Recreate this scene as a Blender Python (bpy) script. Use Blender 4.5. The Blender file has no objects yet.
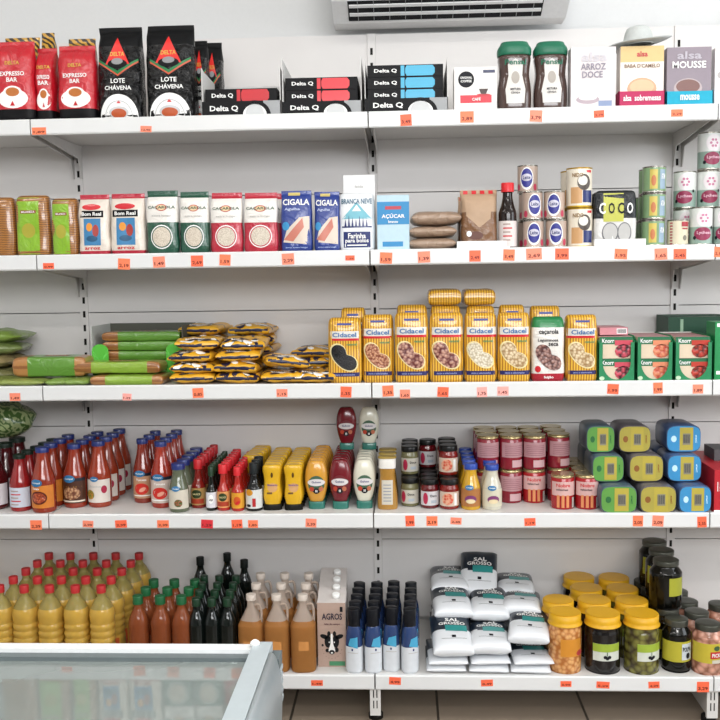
import bpy, math, random
from mathutils import Vector, Matrix, noise
random.seed(7)
PI = math.pi
COL = bpy.context.scene.collection
SC = bpy.context.scene

# ---------------------------------------------------------------- camera
F, PITCH, YAW, ROLL = 925.16, .0925, -.0485, -.0148
CAM = Vector((.0991, -3.1384, 1.3485))
_f = Vector((math.sin(YAW)*math.cos(PITCH), math.cos(YAW)*math.cos(PITCH), -math.sin(PITCH)))
_r = _f.cross(Vector((0, 0, 1))).normalized(); _u = _r.cross(_f)
RT = math.cos(ROLL)*_r + math.sin(ROLL)*_u
UP = -math.sin(ROLL)*_r + math.cos(ROLL)*_u
cd = bpy.data.cameras.new('camera'); cam = bpy.data.objects.new('camera', cd); COL.objects.link(cam)
cd.sensor_width = 36; cd.sensor_fit = 'HORIZONTAL'; cd.lens = 36*F/720; cd.clip_start = .02
mw = Matrix.Identity(4)
for i in range(3):
    mw[i][0] = RT[i]; mw[i][1] = UP[i]; mw[i][2] = -_f[i]; mw[i][3] = CAM[i]
cam.matrix_world = mw
SC.camera = cam
SC.view_settings.view_transform = 'Standard'; SC.view_settings.look = 'None'
SC.view_settings.gamma = 1; SC.view_settings.use_curve_mapping = False
SC.view_settings.exposure = 0.27

# ---------------------------------------------------------------- world and lights
wd = bpy.data.worlds.new('world'); SC.world = wd; wd.use_nodes = True
wd.node_tree.nodes['Background'].inputs[0].default_value = (.8, .85, 1, 1)
wd.node_tree.nodes['Background'].inputs[1].default_value = .15

def area(name, loc, rot, sx, sy, power, col):
    l = bpy.data.lights.new(name, 'AREA'); l.shape = 'RECTANGLE'; l.size = sx; l.size_y = sy
    l.energy = power; l.color = col
    o = bpy.data.objects.new(name, l); o.location = loc; o.rotation_euler = rot; COL.objects.link(o); return o
LAMPS = [(-1.5, -1.55), (.3, -1.55), (1.9, -1.35), (-1.5, -3.4), (.6, -3.4)]
for lx, ly in LAMPS:
    area('tube_light', (lx, ly, 2.84), (0, 0, 0), 1.15, .16, 7 if ly > -2 else 18, (1, .975, .945))
area('window_daylight', (3.15, -1.7, 1.75), (0, math.radians(90), 0), 1.7, 1.5, 32, (.9, .95, 1))
area('shopfront_daylight', (.9, -4.93, 2.25), (math.radians(90), 0, 0), 3.4, .86, 92, (.97, .985, 1))

# ---------------------------------------------------------------- shelf frame numbers
D1, D2 = .3979, .464
SZ = [1.8188, 1.42, 1.0244, .6272, .15]
SD = [D1, D1, D1, D1, D2]
LIP = .0459
TH = .003                      # shelf surface lies this much under the rail's top edge
def proj(x, y, z):
    d = Vector((x, y, z)) - CAM; w = d.dot(_f)
    return 360 + F*d.dot(RT)/w, 360 - F*d.dot(UP)/w
def ray(px, py): return _f*F + RT*(px-360) + UP*(360-py)
def pix(px, py, yp):
    r = ray(px, py); t = (yp-CAM.y)/r.y; p = CAM + r*t; return p.x, p.z
def ground(px, py, z):
    r = ray(px, py); t = (z-CAM.z)/r.z; p = CAM + r*t; return p.x, p.y
def XA(px, z, yp):
    x = 0
    for _ in range(5): x = pix(px, proj(x, yp, z)[1], yp)[0]
    return x
def ZA(py, x, yp):
    z = 1
    for _ in range(5): z = pix(proj(x, yp, z)[0], py, yp)[1]
    return z

# ---------------------------------------------------------------- materials
def lin(h):
    if not isinstance(h, str): return tuple(h) + (1,)
    h = h.lstrip('#'); c = [int(h[i:i+2], 16)/255 for i in (0, 2, 4)]
    return tuple((v/12.92 if v <= .04045 else ((v+.055)/1.055)**2.4) for v in c) + (1,)
_M = {}
def M(c, rough=.5, metal=0, trans=0, coat=0, ior=1.45, bump=0, bs=60, var=.06, alpha=1):
    key = (c, rough, metal, trans, coat, ior, bump, bs, var, alpha)
    if key in _M: return _M[key]
    m = bpy.data.materials.new('surface_%d' % len(_M)); m.use_nodes = True; nt = m.node_tree
    b = nt.nodes['Principled BSDF']
    b.inputs['Roughness'].default_value = rough; b.inputs['Metallic'].default_value = metal
    b.inputs['Transmission Weight'].default_value = trans; b.inputs['Coat Weight'].default_value = coat*.55
    b.inputs['Coat Roughness'].default_value = .08
    b.inputs['IOR'].default_value = ior; b.inputs['Alpha'].default_value = alpha
    tc = nt.nodes.new('ShaderNodeTexCoord'); nz = nt.nodes.new('ShaderNodeTexNoise')
    nz.inputs['Scale'].default_value = bs; nz.inputs['Detail'].default_value = 2
    nt.links.new(tc.outputs['Object'], nz.inputs['Vector'])
    mx = nt.nodes.new('ShaderNodeMix'); mx.data_type = 'RGBA'
    l = lin(c)
    if max(l[:3]) < .02: b.inputs['Specular IOR Level'].default_value = .22
    mx.inputs[6].default_value = tuple(v*(1-var) for v in l[:3]) + (1,)
    mx.inputs[7].default_value = tuple(min(1, v*(1+var)) for v in l[:3]) + (1,)
    nt.links.new(nz.outputs['Fac'], mx.inputs[0]); nt.links.new(mx.outputs[2], b.inputs['Base Color'])
    if bump:
        bp = nt.nodes.new('ShaderNodeBump'); bp.inputs['Strength'].default_value = bump; bp.inputs['Distance'].default_value = .004
        nt.links.new(nz.outputs['Fac'], bp.inputs['Height']); nt.links.new(bp.outputs['Normal'], b.inputs['Normal'])
    _M[key] = m; return m
def MV(c1, c2, scale=120, rough=.3, coat=.5, bump=.5, c3=None, dist=.004):      # grains, beans, nuts, olives: voronoi cells
    key = ('v', c1, c2, scale, rough, coat, bump, c3)
    if key in _M: return _M[key]
    m = bpy.data.materials.new('grains_%d' % len(_M)); m.use_nodes = True; nt = m.node_tree
    b = nt.nodes['Principled BSDF']; b.inputs['Roughness'].default_value = rough; b.inputs['Coat Weight'].default_value = coat*.4
    tc = nt.nodes.new('ShaderNodeTexCoord'); v = nt.nodes.new('ShaderNodeTexVoronoi'); v.inputs['Scale'].default_value = scale
    nt.links.new(tc.outputs['Object'], v.inputs['Vector'])
    rp = nt.nodes.new('ShaderNodeValToRGB'); e = rp.color_ramp.elements
    e[0].position = .25; e[0].color = lin(c1); e[1].position = .75; e[1].color = lin(c2)
    nt.links.new(v.outputs['Distance'], rp.inputs[0])
    if c3:
        mx = nt.nodes.new('ShaderNodeMix'); mx.data_type = 'RGBA'; mx.inputs[7].default_value = lin(c3)
        sp = nt.nodes.new('ShaderNodeSeparateColor'); nt.links.new(v.outputs['Color'], sp.inputs[0])
        g = nt.nodes.new('ShaderNodeMath'); g.operation = 'GREATER_THAN'; g.inputs[1].default_value = .55
        nt.links.new(sp.outputs[0], g.inputs[0]); nt.links.new(g.outputs[0], mx.inputs[0])
        nt.links.new(rp.outputs[0], mx.inputs[6]); nt.links.new(mx.outputs[2], b.inputs['Base Color'])
    else: nt.links.new(rp.outputs[0], b.inputs['Base Color'])
    bp = nt.nodes.new('ShaderNodeBump'); bp.invert = True; bp.inputs['Strength'].default_value = bump; bp.inputs['Distance'].default_value = dist
    nt.links.new(v.outputs['Distance'], bp.inputs['Height']); nt.links.new(bp.outputs['Normal'], b.inputs['Normal'])
    _M[key] = m; return m
def MS(c1, c2, scale=60, axis='X', rough=.3, coat=.4, dist=0, pos=.5):           # printed stripes
    key = ('s', c1, c2, scale, axis, rough, coat, dist, pos)
    if key in _M: return _M[key]
    m = bpy.data.materials.new('stripes_%d' % len(_M)); m.use_nodes = True; nt = m.node_tree
    b = nt.nodes['Principled BSDF']; b.inputs['Roughness'].default_value = rough; b.inputs['Coat Weight'].default_value = coat
    tc = nt.nodes.new('ShaderNodeTexCoord'); w = nt.nodes.new('ShaderNodeTexWave'); w.bands_direction = axis
    w.inputs['Scale'].default_value = scale; w.inputs['Distortion'].default_value = dist; w.inputs['Detail Scale'].default_value = 2
    nt.links.new(tc.outputs['Object'], w.inputs['Vector'])
    rp = nt.nodes.new('ShaderNodeValToRGB'); e = rp.color_ramp.elements
    e[0].position = pos-.1; e[0].color = lin(c1); e[1].position = pos+.1; e[1].color = lin(c2)
    nt.links.new(w.outputs['Fac'], rp.inputs[0]); nt.links.new(rp.outputs[0], b.inputs['Base Color'])
    _M[key] = m; return m
def foil(c, rough=.22, strength=.9, scale=28):                                    # crinkled foil or film
    key = ('f', c, rough, strength, scale)
    if key in _M: return _M[key]
    m = bpy.data.materials.new('foil_%d' % len(_M)); m.use_nodes = True; nt = m.node_tree
    b = nt.nodes['Principled BSDF']; b.inputs['Roughness'].default_value = rough; b.inputs['Base Color'].default_value = lin(c)
    dk_ = max(lin(c)[:3]) < .02; b.inputs['Coat Weight'].default_value = .15 if dk_ else .45; b.inputs['Coat Roughness'].default_value = .1; b.inputs['IOR'].default_value = 1.4 if dk_ else 1.5
    tc = nt.nodes.new('ShaderNodeTexCoord'); n1 = nt.nodes.new('ShaderNodeTexNoise'); n1.inputs['Scale'].default_value = scale
    n1.inputs['Detail'].default_value = 4; n1.inputs['Distortion'].default_value = 1.2
    nt.links.new(tc.outputs['Object'], n1.inputs['Vector'])
    bp = nt.nodes.new('ShaderNodeBump'); bp.inputs['Strength'].default_value = strength; bp.inputs['Distance'].default_value = .02
    nt.links.new(n1.outputs['Fac'], bp.inputs['Height'])
    nt.links.new(bp.outputs['Normal'], b.inputs['Normal']); nt.links.new(bp.outputs['Normal'], b.inputs['Coat Normal'])
    _M[key] = m; return m

# ---------------------------------------------------------------- mesh builder
_TX = {}
def text_mesh(s):
    if s in _TX: return _TX[s]
    cu = bpy.data.curves.new('lettering', 'FONT'); cu.body = s; cu.offset = .022; cu.resolution_u = 2; cu.align_x = 'LEFT'
    o = bpy.data.objects.new('lettering', cu); COL.objects.link(o)
    dg = bpy.context.evaluated_depsgraph_get(); dg.update()
    me = o.evaluated_get(dg).to_mesh()
    vs = [(v.co.x, v.co.y) for v in me.vertices]; fs = [tuple(p.vertices) for p in me.polygons]
    o.evaluated_get(dg).to_mesh_clear()
    bpy.data.objects.remove(o); bpy.data.curves.remove(cu)
    x0 = min(v[0] for v in vs); x1 = max(v[0] for v in vs); y0 = min(v[1] for v in vs); y1 = max(v[1] for v in vs)
    r = ([((v[0]-x0)/(x1-x0)-.5, (v[1]-y0)/(y1-y0)-.5) for v in vs], fs, (x1-x0)/(y1-y0))
    _TX[s] = r; return r

class Loft:
    """cross sections (z, width, depth, exponent, x offset, y offset) stacked upward"""
    def __init__(s, rows, rnd=False, amp=0, freq=18, seed=0):
        s.rows = [tuple(r) + (0,)*(6-len(r)) if len(r) > 3 else tuple(r)+(2, 0, 0) for r in rows]; s.rnd = rnd; s.amp = amp; s.freq = freq; s.seed = seed
    def at(s, z):
        R = s.rows
        if z <= R[0][0]: return R[0][1:]
        for a, b in zip(R, R[1:]):
            if z <= b[0]:
                t = (z-a[0])/max(1e-9, b[0]-a[0]); return tuple(a[k]+(b[k]-a[k])*t for k in range(1, 6))
        return R[-1][1:]
    def _n(s, x, y, z):
        if not s.amp: return 0
        h = s.rows[-1][0]
        return s.amp*noise.noise(Vector((x*s.freq, y*s.freq, z*s.freq+s.seed*7.3)))*min(1, max(0, z/.02))
    def pol(s, th, z, off=0, sec=None):
        w, d, p, ox, oy = sec or s.at(z)
        a, b = w/2+off, d/2+off; si, co = math.sin(th), math.cos(th)
        r = 1/((abs(si)**p+abs(co)**p)**(1/p))
        n = 1+s._n(a*r*si, -b*r*co, z)/max(a, .01)
        return (a*r*si*n+ox, -b*r*co*(1+s._n(a*r*si, -b*r*co, z)/max(b, .01))+oy, z)
    def map(s, u, v, off=0):
        if s.rnd:
            a = s.at(v)[0]/2; return s.pol(u/max(a, .004), v, off)
        w, d, p, ox, oy = s.at(v); k = max(-.985, min(.985, u/(w/2)))
        yy = (1-abs(k)**p)**(1/p)
        n = s._n(w/2*k, -d/2*yy, v)
        return (u+ox, -d/2*yy*(1+n/max(d/2, .01))-off+oy, v)

def smooth(pts, n=3):
    out = []
    P = [pts[0]]+list(pts)+[pts[-1]]
    for i in range(1, len(P)-2):
        for k in range(n):
            t = k/n; q = []
            for j in range(len(pts[0])):
                a, b, c, d = P[i-1][j], P[i][j], P[i+1][j], P[i+2][j]
                q.append(.5*(2*b+(c-a)*t+(2*a-5*b+4*c-d)*t*t+(3*b-a-3*c+d)*t**3))
            out.append(tuple(q))
    out.append(tuple(pts[-1])); return out

class MB:
    def __init__(s): s.v = []; s.f = []; s.m = []; s.mats = []; s.sm = []
    def mi(s, m):
        if m not in s.mats: s.mats.append(m)
        return s.mats.index(m)
    def face(s, idx, m, sm=True): s.f.append(tuple(idx)); s.m.append(s.mi(m)); s.sm.append(sm)
    def loft(s, L, m, seg=28, extra=(), matfn=None, cap=(True, True), zr=None):
        zs = [r[0] for r in L.rows]
        rows = []
        Z = sorted(set([round(z, 6) for z in extra if zs[0] < z < zs[-1]]))
        for r in L.rows: rows.append((r[0], r[1:]))
        for z in Z: rows.append((z, L.at(z)))
        rows.sort(key=lambda q: q[0])
        if zr: rows = [q for q in rows if zr[0]-1e-6 <= q[0] <= zr[1]+1e-6]
        b = len(s.v); n = len(rows)
        for z, sec in rows:
            for k in range(seg): s.v.append(L.pol(2*PI*k/seg, z, 0, sec))
        for i in range(n-1):
            for k in range(seg):
                k2 = (k+1) % seg
                mm = matfn((rows[i][0]+rows[i+1][0])/2, 2*PI*(k+.5)/seg) if matfn else m
                s.face((b+i*seg+k, b+i*seg+k2, b+(i+1)*seg+k2, b+(i+1)*seg+k), mm)
        if cap[0]: s.face([b+k for k in range(seg)][::-1], matfn(rows[0][0], 0) if matfn else m, False)
        if cap[1]: s.face([b+(n-1)*seg+k for k in range(seg)], matfn(rows[-1][0], 0) if matfn else m, False)
        return s
    def box(s, x0, x1, y0, y1, z0, z1, m, fm=None):
        b = len(s.v)
        for z in (z0, z1):
            for x, y in ((x0, y0), (x1, y0), (x1, y1), (x0, y1)): s.v.append((x, y, z))
        fs = [(0, 3, 2, 1), (4, 5, 6, 7), (0, 1, 5, 4), (1, 2, 6, 5), (2, 3, 7, 6), (3, 0, 4, 7)]
        for i, f in enumerate(fs): s.face([b+k for k in f], (fm or {}).get(i, m), False)
        return s
    def grid(s, fn, u0, v0, u1, v1, m, nu=8, nv=6):
        b = len(s.v)
        for j in range(nv+1):
            for i in range(nu+1): s.v.append(fn(u0+(u1-u0)*i/nu, v0+(v1-v0)*j/nv))
        for j in range(nv):
            for i in range(nu):
                a = b+j*(nu+1)+i; s.face((a, a+1, a+nu+2, a+nu+1), m)
        return s
    # printed shapes laid on a surface map fn(u, v, off)
    def rect(s, fn, u0, v0, u1, v1, m, t=1, nu=8, nv=4):
        return s.grid(lambda u, v: fn(u, v, .0005*t), u0, v0, u1, v1, m, nu, nv)
    def blob(s, fn, pts, m, t=1, c=None, rings=2):
        mx = .009; q = []
        for k in range(len(pts)):
            a, b_ = pts[k], pts[(k+1) % len(pts)]; d = math.hypot(b_[0]-a[0], b_[1]-a[1]); nn = max(1, min(8, int(math.ceil(d/mx))))
            q += [(a[0]+(b_[0]-a[0])*j/nn, a[1]+(b_[1]-a[1])*j/nn) for j in range(nn)]
        if len(q) > len(pts): rings = max(rings, 4)
        pts = q
        b = len(s.v); n = len(pts)
        cx, cy = c or (sum(p[0] for p in pts)/n, sum(p[1] for p in pts)/n)
        s.v.append(fn(cx, cy, .0005*t))
        for r in range(1, rings+1):
            for x, y in pts: s.v.append(fn(cx+(x-cx)*r/rings, cy+(y-cy)*r/rings, .0005*t))
        for k in range(n): s.face((b, b+1+k, b+1+(k+1) % n), m)
        for r in range(rings-1):
            for k in range(n):
                k2 = (k+1) % n; s.face((b+1+r*n+k, b+1+(r+1)*n+k, b+1+(r+1)*n+k2, b+1+r*n+k2), m)
        return s
    def ell(s, fn, cx, cy, rx, ry, m, t=2, n=20, rot=0):
        c, q = math.cos(rot), math.sin(rot)
        return s.blob(fn, [(cx+rx*math.cos(a)*c-ry*math.sin(a)*q, cy+rx*math.cos(a)*q+ry*math.sin(a)*c) for a in [2*PI*k/n for k in range(n)]], m, t, (cx, cy))
    def ring(s, fn, cx, cy, r0, r1, m, t=3, n=24, a0=0, a1=2*PI, asp=1):
        b = len(s.v)
        for k in range(n+1):
            a = a0+(a1-a0)*k/n
            for r in (r0, r1): s.v.append(fn(cx+r*math.cos(a), cy+r*asp*math.sin(a), .0005*t))
        for k in range(n): s.face((b+2*k, b+2*k+1, b+2*k+3, b+2*k+2), m)
        return s
    def text(s, fn, txt, cx, cy, h, m, w=None, t=4, rot=0):
        vs, fs, asp = text_mesh(txt); w = w or h*asp; b = len(s.v); c, q = math.cos(rot), math.sin(rot)
        for x, y in vs: s.v.append(fn(cx+x*w*c-y*h*q, cy+x*w*q+y*h*c, .0005*t))
        for f in fs: s.face([b+k for k in f], m, False)
        return s
    def xf(s, mat, start=0):
        for i in range(start, len(s.v)): s.v[i] = tuple(mat @ Vector(s.v[i]))
        return s
    def build(s, name, parent=None, label=None):
        me = bpy.data.meshes.new(name); me.from_pydata([tuple(v) for v in s.v], [], s.f)
        for m in s.mats: me.materials.append(m)
        me.polygons.foreach_set('material_index', s.m); me.polygons.foreach_set('use_smooth', s.sm); me.update()
        o = bpy.data.objects.new(name, me); COL.objects.link(o)
        if parent: o.parent = parent
        if label: o['label'] = label
        return o

class Pillow:
    """a soft bag lying flat: x across, y along, plump in z"""
    def __init__(s, w, l, t, p=4, amp=.002, seed=0, sag=0, freq=25, e=.42):
        s.e = e; s.w, s.l, s.t, s.p, s.amp, s.seed, s.sag, s.freq = w, l, t, p, amp, seed, sag, freq
    def z(s, u, v, side):
        a = min(1, abs(2*u/s.w)); b = min(1, abs(2*v/s.l))
        h = s.t/2*((max(0, 1-a**s.p)*max(0, 1-b**s.p))**s.e)
        h += s.amp*noise.noise(Vector((u*s.freq, v*s.freq, s.seed*3.1+side)))*min(1, h/(s.t*.2))
        return s.t/2 + side*h - s.sag*(a*a)
    def top(s, u, v, off=0): return (u, v, s.z(u, v, 1)+off)
    def mesh(s, mb, m, nu=18, nv=22, matfn=None):
        for side in (1, -1):
            b = len(mb.v)
            for j in range(nv+1):
                for i in range(nu+1):
                    # samples bunch toward the rim so the plump edge stays round
                    u = math.sin((i/nu-.5)*PI)*s.w/2; v = math.sin((j/nv-.5)*PI)*s.l/2
                    mb.v.append((u, v, s.z(u, v, side)))
            for j in range(nv):
                for i in range(nu):
                    a = b+j*(nu+1)+i; q = (a, a+1, a+nu+2, a+nu+1)
                    u = math.sin(((i+.5)/nu-.5)*PI)*s.w/2; v = math.sin(((j+.5)/nv-.5)*PI)*s.l/2
                    mb.face(q if side > 0 else q[::-1], matfn(u, v, side) if matfn else m)
        return mb

# ---------------------------------------------------------------- objects
SEEN = {}
def tag(o, label=None, cat=None, group=None, kind=None):
    if label:
        o['label'] = label
        n = len(label.split())
        if n < 4 or n > 16: print('LABELLEN', n, label)
        if label in SEEN: print('DUPLABEL', label)
        SEEN[label] = 1
    if cat: o['category'] = cat
    if group: o['group'] = group
    if kind: o['kind'] = kind
    return o
def thing(name, cat):
    o = bpy.data.objects.new(name, None); COL.objects.link(o); o.empty_display_size = .02; o['category'] = cat; return o
def put(o, loc, label, group=None, rz=0, rx=0, ry=0):
    o.location = loc; o.rotation_euler = (rx, ry, rz); tag(o, label, None, group); return o
def kids(o): return [c for c in bpy.data.objects if c.parent is o]
_K = {}
def dup(o, parent=None):
    c = o.copy(); COL.objects.link(c)
    if parent: c.parent = parent
    if o.name not in _K: _K[o.name] = kids(o)
    for ch in _K[o.name]: dup(ch, c)
    return c
def copies(proto):
    first = [True]
    def nxt():
        if first[0]: first[0] = False; return proto
        return dup(proto)
    return nxt
def ordn(k, n):
    if n == 1: return ''
    if k == 0: return 'frontmost'
    if k == n-1: return 'rearmost'
    return ['', 'second from front', 'third from front', 'fourth from front', 'fifth from front', 'sixth from front', 'seventh from front', 'eighth from front', 'ninth from front', 'tenth from front'][k]
def struct(o, name=None): o['kind'] = 'structure'; return o

# ================================================================ THE SETTING
WALLM = M('#dcdddd', .7, bump=.05, bs=90, var=.02)
CEIL = M('#f1f1ee', .8, var=.02)
def room_box(name, *b, m=WALLM): return struct(MB().box(*b, m).build(name))
# floor: square ceramic tiles with grout
fm = bpy.data.materials.new('floor_tiles'); fm.use_nodes = True; nt = fm.node_tree; bs_ = nt.nodes['Principled BSDF']
tc = nt.nodes.new('ShaderNodeTexCoord'); br = nt.nodes.new('ShaderNodeTexBrick'); br.offset = 0
mp = nt.nodes.new('ShaderNodeMapping'); mp.inputs['Location'].default_value = (-.19, .12, 0)
nt.links.new(tc.outputs['Object'], mp.inputs[0]); nt.links.new(mp.outputs[0], br.inputs['Vector'])
br.inputs['Scale'].default_value = 1; br.inputs['Brick Width'].default_value = .45; br.inputs['Row Height'].default_value = .45
br.inputs['Mortar Size'].default_value = .004; br.inputs['Color1'].default_value = lin('#8f8172'); br.inputs['Color2'].default_value = lin('#887b6c')
br.inputs['Mortar'].default_value = lin('#3c362f')
nt.links.new(br.outputs['Color'], bs_.inputs['Base Color']); bs_.inputs['Roughness'].default_value = .35
room_box('floor', -3.2, 3.2, -5, .1, -.1, 0, m=fm)
room_box('ceiling', -3.2, 3.2, -5, .1, 2.9, 3.0, m=CEIL)
room_box('wall_back', -3.2, 3.2, .06, .16, 0, 2.9)
room_box('wall_left', -3.3, -3.2, -5, .1, 0, 2.9)
WF = M('#84827e', .8)
mb = MB(); mb.box(-3.2, -.9, -5.1, -5, 0, 2.9, WF).box(2.7, 3.2, -5.1, -5, 0, 2.9, WF).box(-.9, 2.7, -5.1, -5, 0, 1.7, WF).box(-.9, 2.7, -5.1, -5, 2.7, 2.9, WF)
struct(mb.build('wall_front'))
# right wall with a shop window opening
mb = MB(); mb.box(3.2, 3.3, -5, -2.5, 0, 2.9, WALLM).box(3.2, 3.3, -.9, .1, 0, 2.9, WALLM).box(3.2, 3.3, -2.5, -.9, 0, .85, WALLM).box(3.2, 3.3, -2.5, -.9, 2.65, 2.9, WALLM)
struct(mb.build('wall_right'))
AL = M('#c9ccce', .35, metal=.8)
mb = MB(); mb.box(3.2, 3.26, -2.5, -2.44, .85, 2.65, AL).box(3.2, 3.26, -.96, -.9, .85, 2.65, AL).box(3.2, 3.26, -2.44, -.96, .85, .91, AL).box(3.2, 3.26, -2.44, -.96, 2.59, 2.65, AL)
w_ = struct(mb.build('window_1'))
mb = MB(); mb.box(-.9, -.84, -5.08, -5.02, 1.7, 2.7, AL).box(2.64, 2.7, -5.08, -5.02, 1.7, 2.7, AL).box(-.84, 2.64, -5.08, -5.02, 1.7, 1.76, AL).box(-.84, 2.64, -5.08, -5.02, 2.64, 2.7, AL).box(.87, .93, -5.08, -5.02, 1.76, 2.64, AL)
w2 = struct(mb.build('window_2'))
MB().box(-.84, 2.64, -5.055, -5.045, 1.76, 2.64, M('#f4fbff', .02, trans=1, ior=1.45, var=0)).build('window_pane', w2)
MB().box(3.225, 3.235, -2.44, -.96, .91, 2.59, M('#f4fbff', .02, trans=1, ior=1.45, var=0)).build('window_pane', w_)

# ceiling lights
WH = M('#f2f2f0', .4)
em = bpy.data.materials.new('lit_tube'); em.use_nodes = True
em.node_tree.nodes['Principled BSDF'].inputs['Emission Color'].default_value = (1, .97, .93, 1)
em.node_tree.nodes['Principled BSDF'].inputs['Emission Strength'].default_value = 3
for k, (lx, ly) in enumerate(LAMPS):
    t = thing('ceiling_light', 'ceiling light')
    MB().box(-.6, .6, -.09, .09, .02, .04, WH).build('housing', t)
    MB().box(-.58, .58, -.02, .02, -.002, .018, em).build('tube', t)
    put(t, (lx, ly, 2.86), ['white strip ceiling light on the left above the freezer', 'white strip ceiling light in front of the middle shelves', 'white strip ceiling light nearest the shop window',
        'white strip ceiling light at the far left of the shop', 'white strip ceiling light behind the viewer to the right'][k], 'strip lights on the ceiling')

# ---------------- gondola shelving
PAN = M('#dedbd9', .45, var=.03, bs=6)
PAN2 = M('#c9c6c3', .5)
SHM = M('#d6d4d1', .42, var=.03, bs=8)
LIPM = M('#dfe0e0', .22, coat=.4, var=.02, bs=10)
DARK = M('#15130f', .6)
GRM = M('#8c8a86', .4, metal=.3)
seams = [0.02, .155, ZA(539, 0, 0), ZA(424, 0, 0), ZA(309, 0, 0), ZA(193, 0, 0), ZA(34, 0, 0)]
rown = ['behind the freezer base', 'behind the bottom shelf', 'behind the sauce shelf', 'behind the pulses shelf', 'behind the rice shelf', 'behind the coffee shelf']
bayn = ['at the far left', 'in the left bay', 'in the right bay', 'at the far right']
for b in range(4):
    x0 = -2+b; x1 = x0+1
    for r in range(1, 6):
        z0, z1 = seams[r]+.0015, seams[r+1]-.0015
        m = MB(); m.box(x0+.014, x1-.014, 0, .012, z0, z1, PAN)
        # folded edge of the pressed sheet
        m.box(x0+.014, x1-.014, .012, .03, z0, z0+.006, PAN2).box(x0+.014, x1-.014, .012, .03, z1-.006, z1, PAN2)
        tag(m.build('back_panel'), 'pale grey metal back panel %s %s' % (rown[r], bayn[b]), 'back panel', 'metal back panels of the shelving')
for k, x in enumerate((-2, -1, 0, 1, 2)):
    t = thing('shelf_upright', 'shelf post')
    MB().box(-.0135, .0135, -.004, .04, 0, seams[6], PAN).build('post', t)
    m = MB(); z = .18
    while z < seams[6]-.03:
        m.box(-.0042, .0042, -.0046, -.0035, z-.011, z+.011, DARK); z += .0475
    m.build('slots', t, 'row of dark slots')
    put(t, (x, 0, 0), 'slotted grey metal shelf post ' + ['at the outer left end', 'at the left side of the left bay', 'between the left and right bay', 'at the right side of the right bay', 'at the outer right end'][k], 'slotted posts of the shelving')
shelfn = ['coffee shelf', 'rice shelf', 'pulses shelf', 'sauce shelf', 'bottom shelf']
def make_shelf(i):
    D = SD[i]; t = thing('metal_shelf', 'shelf')
    m = MB(); m.box(.003, .997, -D+.012, -.002, -TH-.022, -TH, SHM); m.box(.003, .997, -D+.012, -D+.03, -.042, -TH-.022, SHM)
    m.build('shelf_board', t)
    m = MB(); hw = LIP
    prof = [(-D+.012, 0), (-D+.002, 0), (-D-.001, -.004), (-D-.001, -hw+.004), (-D+.002, -hw), (-D+.012, -hw)]
    b = len(m.v)
    for x in (.002, .998):
        for y, z in prof: m.v.append((x, y, z))
    n = len(prof)
    for k in range(n): m.face((k, (k+1) % n, n+(k+1) % n, n+k), LIPM, False)
    m.face(list(range(n))[::-1], LIPM, False); m.face([n+k for k in range(n)], LIPM, False)
    m.build('price_rail', t, 'glossy white price rail along the front edge')
    if i < 4:
        for sx in (.012, .985):
            m = MB(); pr = [(-D+.03, -.026), (-.002, -.026), (-.002, -.135), (-.018, -.135), (-.04, -.072), (-D+.03, -.044)]
            for x in (sx, sx+.003):
                for y, z in pr: m.v.append((x, y, z))
            n = len(pr)
            for k in range(n): m.face((k, (k+1) % n, n+(k+1) % n, n+k), PAN2, False)
            m.face(list(range(n)), PAN2, False); m.face([n+k for k in range(n)][::-1], PAN2, False)
            m.build('bracket', t)
    return t
for i in range(5):
    nx = copies(make_shelf(i))
    for b in range(4):
        put(nx(), (-2+b, 0, SZ[i]), 'white metal %s %s' % (['top shelf holding coffee and dessert mixes', 'second shelf holding rice and tins', 'middle shelf holding pulses and pasta', 'fourth shelf holding sauces and jars', 'bottom shelf holding oil and salt'][i], bayn[b]), 'shelves of the wall shelving')
FOOT = M('#191715', .6)
def make_leg():
    t = thing('base_leg', 'shelf foot')
    m = MB(); pr = [(-D2+.004, -.048), (-.0, -.048), (0, -.14), (-D2+.06, -.14), (-D2+.004, -.10)]
    pr = [(-D2+.02, -.046), (-.0, -.046), (0, -.135), (-D2+.02, -.135)]
    m.box(.0075, .0105, -D2+.02, -.006, -.128, -.046, PAN2); m.box(-.0105, -.0075, -D2+.02, -.006, -.128, -.046, PAN2)
    m.box(-.016, .016, -D2+.008, -D2+.02, -.13, -.046, SHM)
    m.build('leg_plate', t)
    m = MB()
    for sx in (-.005, .005):
        for z in (-.062, -.095): m.box(sx-.0016, sx+.0016, -D2+.0074, -D2+.0085, z-.012, z+.012, DARK)
    m.build('slots', t, 'dark slots in the front plate')
    m = MB(); m.loft(Loft([(-.15, .044, .044, 2), (-.136, .044, .044, 2), (-.128, .02, .02, 2)], True), FOOT, 16); m.xf(Matrix.Translation((0, -D2+.04, 0)))
    m.build('rubber_foot', t)
    return t
nx = copies(make_leg())
for k, x in enumerate((-2, -1, 0, 1, 2)):
    put(nx(), (x, 0, SZ[4]), 'white slotted base leg with black foot ' + ['at the outer left end', 'hidden behind the freezer', 'under the middle of the bottom shelf', 'under the right end of the bottom shelf', 'at the outer right end'][k], 'base legs of the shelving')

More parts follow.
